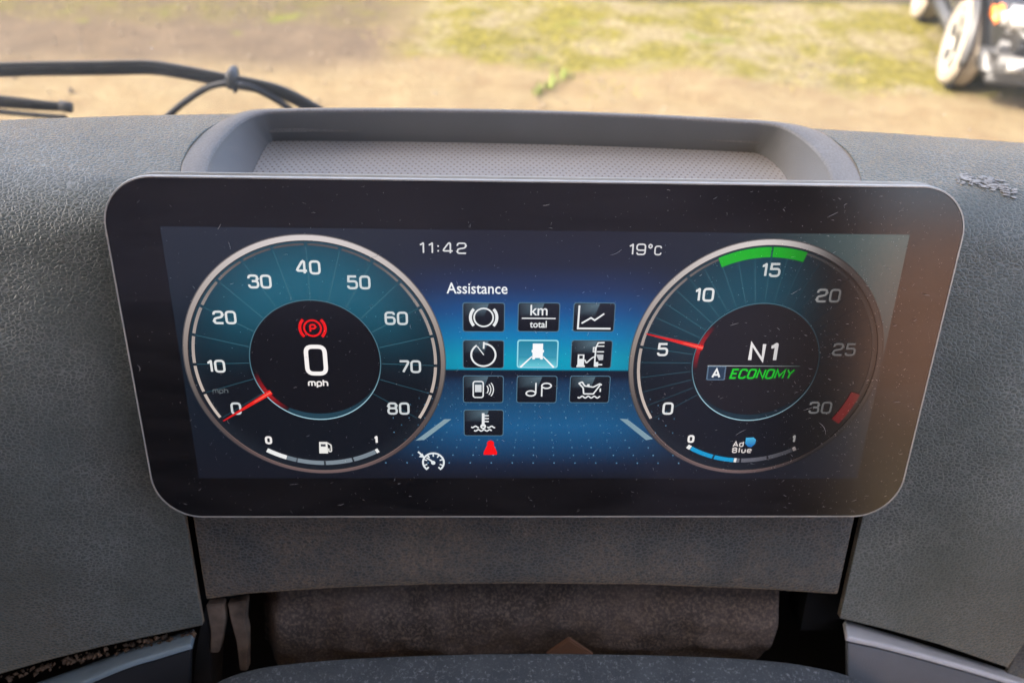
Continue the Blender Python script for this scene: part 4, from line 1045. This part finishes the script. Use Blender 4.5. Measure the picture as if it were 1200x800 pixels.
# lane stripes, cruise light, belt light
Art(6).poly([P(487, 515.5), P(497.5, 514.5), P(529, 490.5), P(521, 490.5)], srgb(132, 158, 170)).build('lane_stripe', disp)
Art(6).poly([P(726, 490), P(735, 490.5), P(765, 513.5), P(757, 515)], srgb(126, 154, 168)).build('lane_stripe', disp)
x, y = P(508, 541); a = Art(6); c = srgb(226, 232, 236)
a.ring(x, y, 4.15, 4.95, R(-50), R(230), c, 44)
for d in (-20, 20, 55, 90, 125, 160, 200): a.ribbon([(x + r * math.cos(R(d)), y + r * math.sin(R(d))) for r in (2.9, 4.2)], .55, c)
for d in (-48, 228): a.ribbon([(x + r * math.cos(R(d)), y + r * math.sin(R(d))) for r in (3.2, 4.9)], .7, c)
a.disc(x - .1, y - .2, .95, c, 16); a.ribbon([(x, y), (x - 2.9, y + 2.4)], .75, c)
q = P(490, 528.5); q2 = P(495.5, 533.5); a.ribbon([q, q2], .75, c); a.poly([(q2[0] - .2, q2[1] + 1.3), (q2[0] + .9, q2[1] - .9), (q2[0] - 1.7, q2[1] - .5)], c)
a.build('cruise_light', disp)
x, y = P(574.5, 525); a = Art(6); a.disc(x + .1, y + 2.5, 1.55, srgb(250, 14, 20), 20); a.poly([(x - 2.9, y - 3.0), (x + 2.9, y - 3.0), (x + 3.0, y - 1.8), (x + 1.6, y + 1.6), (x - 1.4, y + 1.6), (x - 2.8, y - 1.6)], srgb(250, 14, 20)); a.build('seat_belt_light', disp)
# small sensor in the lower border
Art(2).disc(P(625, 597)[0], P(625, 597)[1], .9, srgb(22, 22, 27)).build('light_sensor', disp)

# --- dust, lint and hairline scratches on the glass
dv, df_ = [], []
def hair(pts, wd):
    b = len(dv); n = len(pts)
    for i, p in enumerate(pts):
        t = (Vector(pts[min(i + 1, n - 1)]) - Vector(pts[max(i - 1, 0)])).normalized(); nn = Vector((-t.y, t.x)) * wd / 2 * math.sin(math.pi * (0.12 + 0.76 * i / (n - 1)))
        for sg in (1, -1): dv.append(((p[0] + nn.x * sg) / 1000, (p[1] + nn.y * sg) / 1000, 0.00085))
    for i in range(n - 1): df_.append((b + 2 * i, b + 2 * i + 1, b + 2 * i + 3, b + 2 * i + 2))
rng = random.Random(11)
for i in range(1900):
    x = rng.uniform(-165, 165)
    if rng.random() < 0.45: x = 165 - abs(rng.gauss(0, 55))
    y = rng.uniform(-74, 73)
    if not -165 < x < 165: continue
    L_ = rng.uniform(.08, .32) if rng.random() < .85 else rng.uniform(.4, 1.8)
    a0 = rng.gauss(0.1, .5) if x > 60 else rng.uniform(0, 3.14); b0 = rng.uniform(-.5, .5)
    hair([(x + L_ * (t - .5) * math.cos(a0 + b0 * t), y + L_ * (t - .5) * math.sin(a0 + b0 * t)) for t in (0, .5, 1)], rng.uniform(.05, .15) if L_ > .35 else rng.uniform(.06, .22))
for px, py, L_, a0, bend in ((1058, 0, 0, 0, 0),):
    pass
for (px, py, L_, a0, bend) in ((722, 296, 5, .35, .3), (975, 251, 4.5, .5, 0), (270, 287, 2.8, 1.6, .2), (258, 265, 2.5, .9, .1), (400, 590, 3, .1, .3), (1085, 345, 2.5, -.2, .1), (946, 478, 4, .3, .2), (867, 505, 5, .7, -.2), (965, 500, 7, 1.9, .5), (860, 379, 3.5, .3, 0), (930, 342, 3, .5, .2), (440, 300, 4, .2, .2), (165, 430, 3.2, 1.2, 1.0), (1050, 470, 3, .1, 0), (1000, 585, 2.6, .4, 0), (345, 566, 4, .05, .1), (640, 240, 3, .1, .2)):
    x, y = P(px, py); hair([(x + L_ * (t - .5) * math.cos(a0 + bend * t), y + L_ * (t - .5) * math.sin(a0 + bend * t)) for t in (0, .25, .5, .75, 1)], .16)
tag(mesh_obj('dust_flecks', dv, df_, M['fleck'], disp), kind='stuff')
tag(disp, 'wide black glass instrument display showing two round dials', 'display')

# ------------------------------------------------------------------ parked car outside
M['paint'] = plain('glossy_black_car_paint', (0.012, 0.013, 0.015), 0.25, coat=1.0, var=0.05)
M['carplastic'] = plain('dark_grey_bumper', (0.05, 0.05, 0.052), 0.45)
M['alloy'] = plain('silver_alloy', (0.36, 0.34, 0.30), 0.5, metal=0.2)
M['tyre'] = plain('dusty_tyre', (0.26, 0.22, 0.17), 0.85)
M['lamp'] = plain('clear_lamp', (0.40, 0.40, 0.40), 0.12, metal=0.5)
M['amber'] = plain('amber_lamp', (0.8, 0.20, 0.03), 0.2)
M['carglass'] = plain('dark_car_glass', (0.01, 0.012, 0.014), 0.05)
fw = on_z(1121, 98, GROUND); rw = on_z(1086, 22, GROUND)
hd = (fw - rw); wbase = hd.length; hd.normalize(); yaw = math.atan2(hd.y, hd.x)
TW, WRAD = 0.74, 0.345                                       # half track, wheel radius
side_off = Vector((-hd.y, hd.x, 0)) * (1 if hd.x * 0 + 1 else 1)
# the wheels we see are on the side towards -X; the car's centre line lies further right
lat = Vector((-math.sin(yaw), math.cos(yaw), 0))             # car's left
sgn = -1 if lat.x > 0 else 1
car = empty('parked_car', (fw + rw) / 2 + lat * (-sgn * -1) * 0 + (lat if lat.x > 0 else -lat) * TW, Matrix.Rotation(yaw, 3, 'Z'))
hw2 = wbase / 2
stations = [(-hw2 - .55, .62, .45, .72, .80), (-hw2 - .45, .80, .30, .86, 1.10), (-hw2 - .1, .84, .28, .95, 1.50), (0.0 - .2, .85, .27, .95, 1.56), (hw2 - .62, .85, .27, .94, 1.42), (hw2 - .15, .84, .28, .92, 1.02), (hw2 + .3, .82, .28, .86, .93), (hw2 + .55, .74, .30, .76, .82), (hw2 + .66, .58, .36, .62, .66)]
prof = []
for (xs, hw_, zl, zb, zr) in stations:
    k = .80 if zr > 1.2 else .93
    pts = [(-hw_ * .9, zl), (-hw_, zl + .12), (-hw_, zb - .08), (-hw_ * .97, zb), (-hw_ * k, zr - .06), (-hw_ * (k - .12), zr), (0, zr + .02), (hw_ * (k - .12), zr), (hw_ * k, zr - .06), (hw_ * .97, zb), (hw_, zb - .08), (hw_, zl + .12), (hw_ * .9, zl)]
    prof.append([(xs, a_, b_) for a_, b_ in pts])
vv = [p for r_ in prof for p in r_]; n1 = 13; ff = []
for j in range(len(prof) - 1):
    for i in range(n1): ff.append((j * n1 + i, j * n1 + (i + 1) % n1, (j + 1) * n1 + (i + 1) % n1, (j + 1) * n1 + i))
ff.append(tuple(range(n1))); ff.append(tuple((len(prof) - 1) * n1 + i for i in reversed(range(n1))))
o = mesh_obj('body', vv, ff, M['paint'], car, True); m_ = o.modifiers.new('smooth', 'SUBSURF'); m_.levels = 2; m_.render_levels = 2
def lathe(name, prof_, n, mat, parent, loc):
    vv, ff = [], []; m = len(prof_)
    for k in range(n):
        t = 2 * math.pi * k / n
        for (r, yy) in prof_: vv.append((r * math.cos(t), yy, r * math.sin(t)))
    for k in range(n):
        for j in range(m - 1): ff.append((k * m + j, k * m + j + 1, ((k + 1) % n) * m + j + 1, ((k + 1) % n) * m + j))
    o = mesh_obj(name, vv, ff, mat, parent, True); o.location = loc; return o
for xs in (hw2, -hw2):
    for sg in (1, -1):
        yy = sg * (TW + .06)
        wheel = lathe('wheel', [(WRAD * .7, -.10 * sg), (WRAD * .9, -.11 * sg), (WRAD, -.07 * sg), (WRAD, .07 * sg), (WRAD * .93, .105 * sg), (WRAD * .74, .10 * sg), (WRAD * .72, .06 * sg)], 36, M['tyre'], car, (xs, yy, WRAD))
        lathe('rim_dish', [(0.0, .045 * sg), (.06, .05 * sg), (WRAD * .66, .085 * sg), (WRAD * .74, .108 * sg), (WRAD * .75, .09 * sg)], 30, M['alloy'], wheel, (0, 0, 0))
        gv, gf = [], []
        for q in range(5):
            t0 = 2 * math.pi * q / 5 + .3; b0 = len(gv)
            for (r_, da) in ((.45, -.20), (.85, -.34), (.92, 0), (.85, .34), (.45, .20)):
                gv.append((WRAD * .68 * r_ * math.cos(t0 + da), (.058 + .042 * r_) * sg, WRAD * .68 * r_ * math.sin(t0 + da)))
            gf.append(tuple(b0 + k_ for k_ in range(5)))
        mesh_obj('spoke_gaps', gv, gf, M['carplastic'], wheel)
        arch = tube('wheel_arch', [(xs + (WRAD + .05) * math.cos(R(t)), sg * (TW + .13), WRAD + (WRAD + .05) * math.sin(R(t))) for t in range(-10, 191, 10)], .035, M['carplastic'], car, 8)
        bm = bmesh.new(); bmesh.ops.create_circle(bm, cap_ends=True, radius=WRAD + .05, segments=28, matrix=Matrix.Translation((xs, sg * (TW + .118), WRAD)) @ Matrix.Rotation(R(90), 4, 'X'))
        bm_obj('wheel_well', bm, M['black'], car)
def slab(name, a, b, mat, bev=0.03, parent=car):
    bm = bmesh.new(); box_bm(bm, a, b); bmesh.ops.bevel(bm, geom=bm.edges[:], offset=bev, segments=3, affect='EDGES'); return bm_obj(name, bm, mat, parent, True)
fx = hw2 + .58
slab('front_bumper', (fx - .22, -.80, .24), (fx + .12, .80, .56), M['carplastic'], .09)
slab('lower_grille', (fx + .10, -.42, .30), (fx + .135, .42, .44), M['black'], .012)
slab('upper_grille', (fx - .02, -.40, .60), (fx + .09, .40, .72), M['black'], .02)
for sg in (1, -1):
    hl = slab('headlight', (fx - .20, sg * .60 - .16, .62), (fx + .06, sg * .60 + .16, .80), M['lamp'], .05)
    slab('indicator', (fx - .30, sg * .755 - .045, .64), (fx - .10, sg * .755 + .045, .78), M['amber'], .03, hl)
    slab('fog_lamp', (fx + .08, sg * .58 - .08, .34), (fx + .14, sg * .58 + .08, .46), M['lamp'], .03)
    slab('side_window', (-hw2 + .1, sg * .80 - .02, 1.0), (hw2 - .75, sg * .80 + .02, 1.34), M['carglass'], .015)
    slab('side_sill', (-hw2 + .42, sg * .84 - .03, .26), (hw2 - .42, sg * .84 + .03, .40), M['carplastic'], .025)
tag(car, 'glossy black car with silver wheels parked on the dirt', 'car')

# ------------------------------------------------------------------ weeds and loose bits on the ground
M['weed'] = plain('green_weed', (0.10, 0.13, 0.02), 0.7, var=0.4, vscale=3)
M['grassdry'] = plain('yellow_dry_grass', (0.15, 0.125, 0.035), 0.8, var=0.4, vscale=3)
def blades(name, spots, mat, label, cat, kind):
    vv, ff = [], []
    for (x, y, n, spread, hgt) in spots:
        for _ in range(n):
            bx, by = x + random.gauss(0, spread), y + random.gauss(0, spread); h = hgt * random.uniform(.5, 1.2); a_ = random.random() * 6.28; le = random.uniform(.1, .6) * h; wd = .006 + .05 * h
            b0 = len(vv); dx, dy = math.cos(a_), math.sin(a_)
            for (t, ww) in ((0, 1), (.5, .8), (1, .05)):
                cx0, cy0, cz0 = bx + dx * le * t * t, by + dy * le * t * t, GROUND - .01 + h * t
                vv.append((cx0 - dy * wd * ww, cy0 + dx * wd * ww, cz0)); vv.append((cx0 + dy * wd * ww, cy0 - dx * wd * ww, cz0))
            ff.append((b0, b0 + 1, b0 + 3, b0 + 2)); ff.append((b0 + 2, b0 + 3, b0 + 5, b0 + 4))
    return tag(mesh_obj(name, vv, ff, mat), label, cat, kind=kind)
w0 = on_z(645, 100, GROUND)
blades('weed', [(w0.x + .06 * k, w0.y + .10 * k, 8, .03, .09) for k in range(-2, 3)], M['weed'], 'small bright green weed growing in the dirt beyond the dashboard', 'weed', None)
sp = []
for _ in range(420):
    px, py = random.uniform(430, 1050), random.uniform(2, 112); p = on_z(px, py, GROUND)
    if noise.noise(Vector((p.x * .9, p.y * .9, 2))) > 0.0: sp.append((p.x, p.y, 5, .10, .03))
for _ in range(160):
    p = on_z(random.uniform(-60, 700), random.uniform(-15, 22), GROUND); sp.append((p.x, p.y, 5, .1, .03))
blades('dry_grass', sp, M['grassdry'], 'short yellow moss and dry grass on the verge', 'grass', 'stuff')

sv2, sf2 = [], []
for _ in range(380):
    p = on_z(random.uniform(-80, 1260), random.uniform(-12, 135), GROUND); r = random.uniform(.006, .020); b0 = len(sv2)
    if random.random() < .08: r *= 1.8
    for d in ((1, 0, 0), (-1, 0, 0), (0, 1, 0), (0, -1, 0), (0, 0, 1), (0, 0, -1)):
        sv2.append(Vector((p.x, p.y, GROUND + r * .25)) + Vector(d) * r * random.uniform(.6, 1.3))
    for f in ((0, 2, 4), (2, 1, 4), (1, 3, 4), (3, 0, 4), (2, 0, 5), (1, 2, 5), (3, 1, 5), (0, 3, 5)): sf2.append(tuple(b0 + k_ for k_ in f))
tag(mesh_obj('loose_stones', sv2, sf2, plain('pale_stones', (0.13, 0.105, 0.075), 0.9, var=0.6, vscale=5)), 'small loose stones scattered over the dirt', 'stones', kind='stuff')
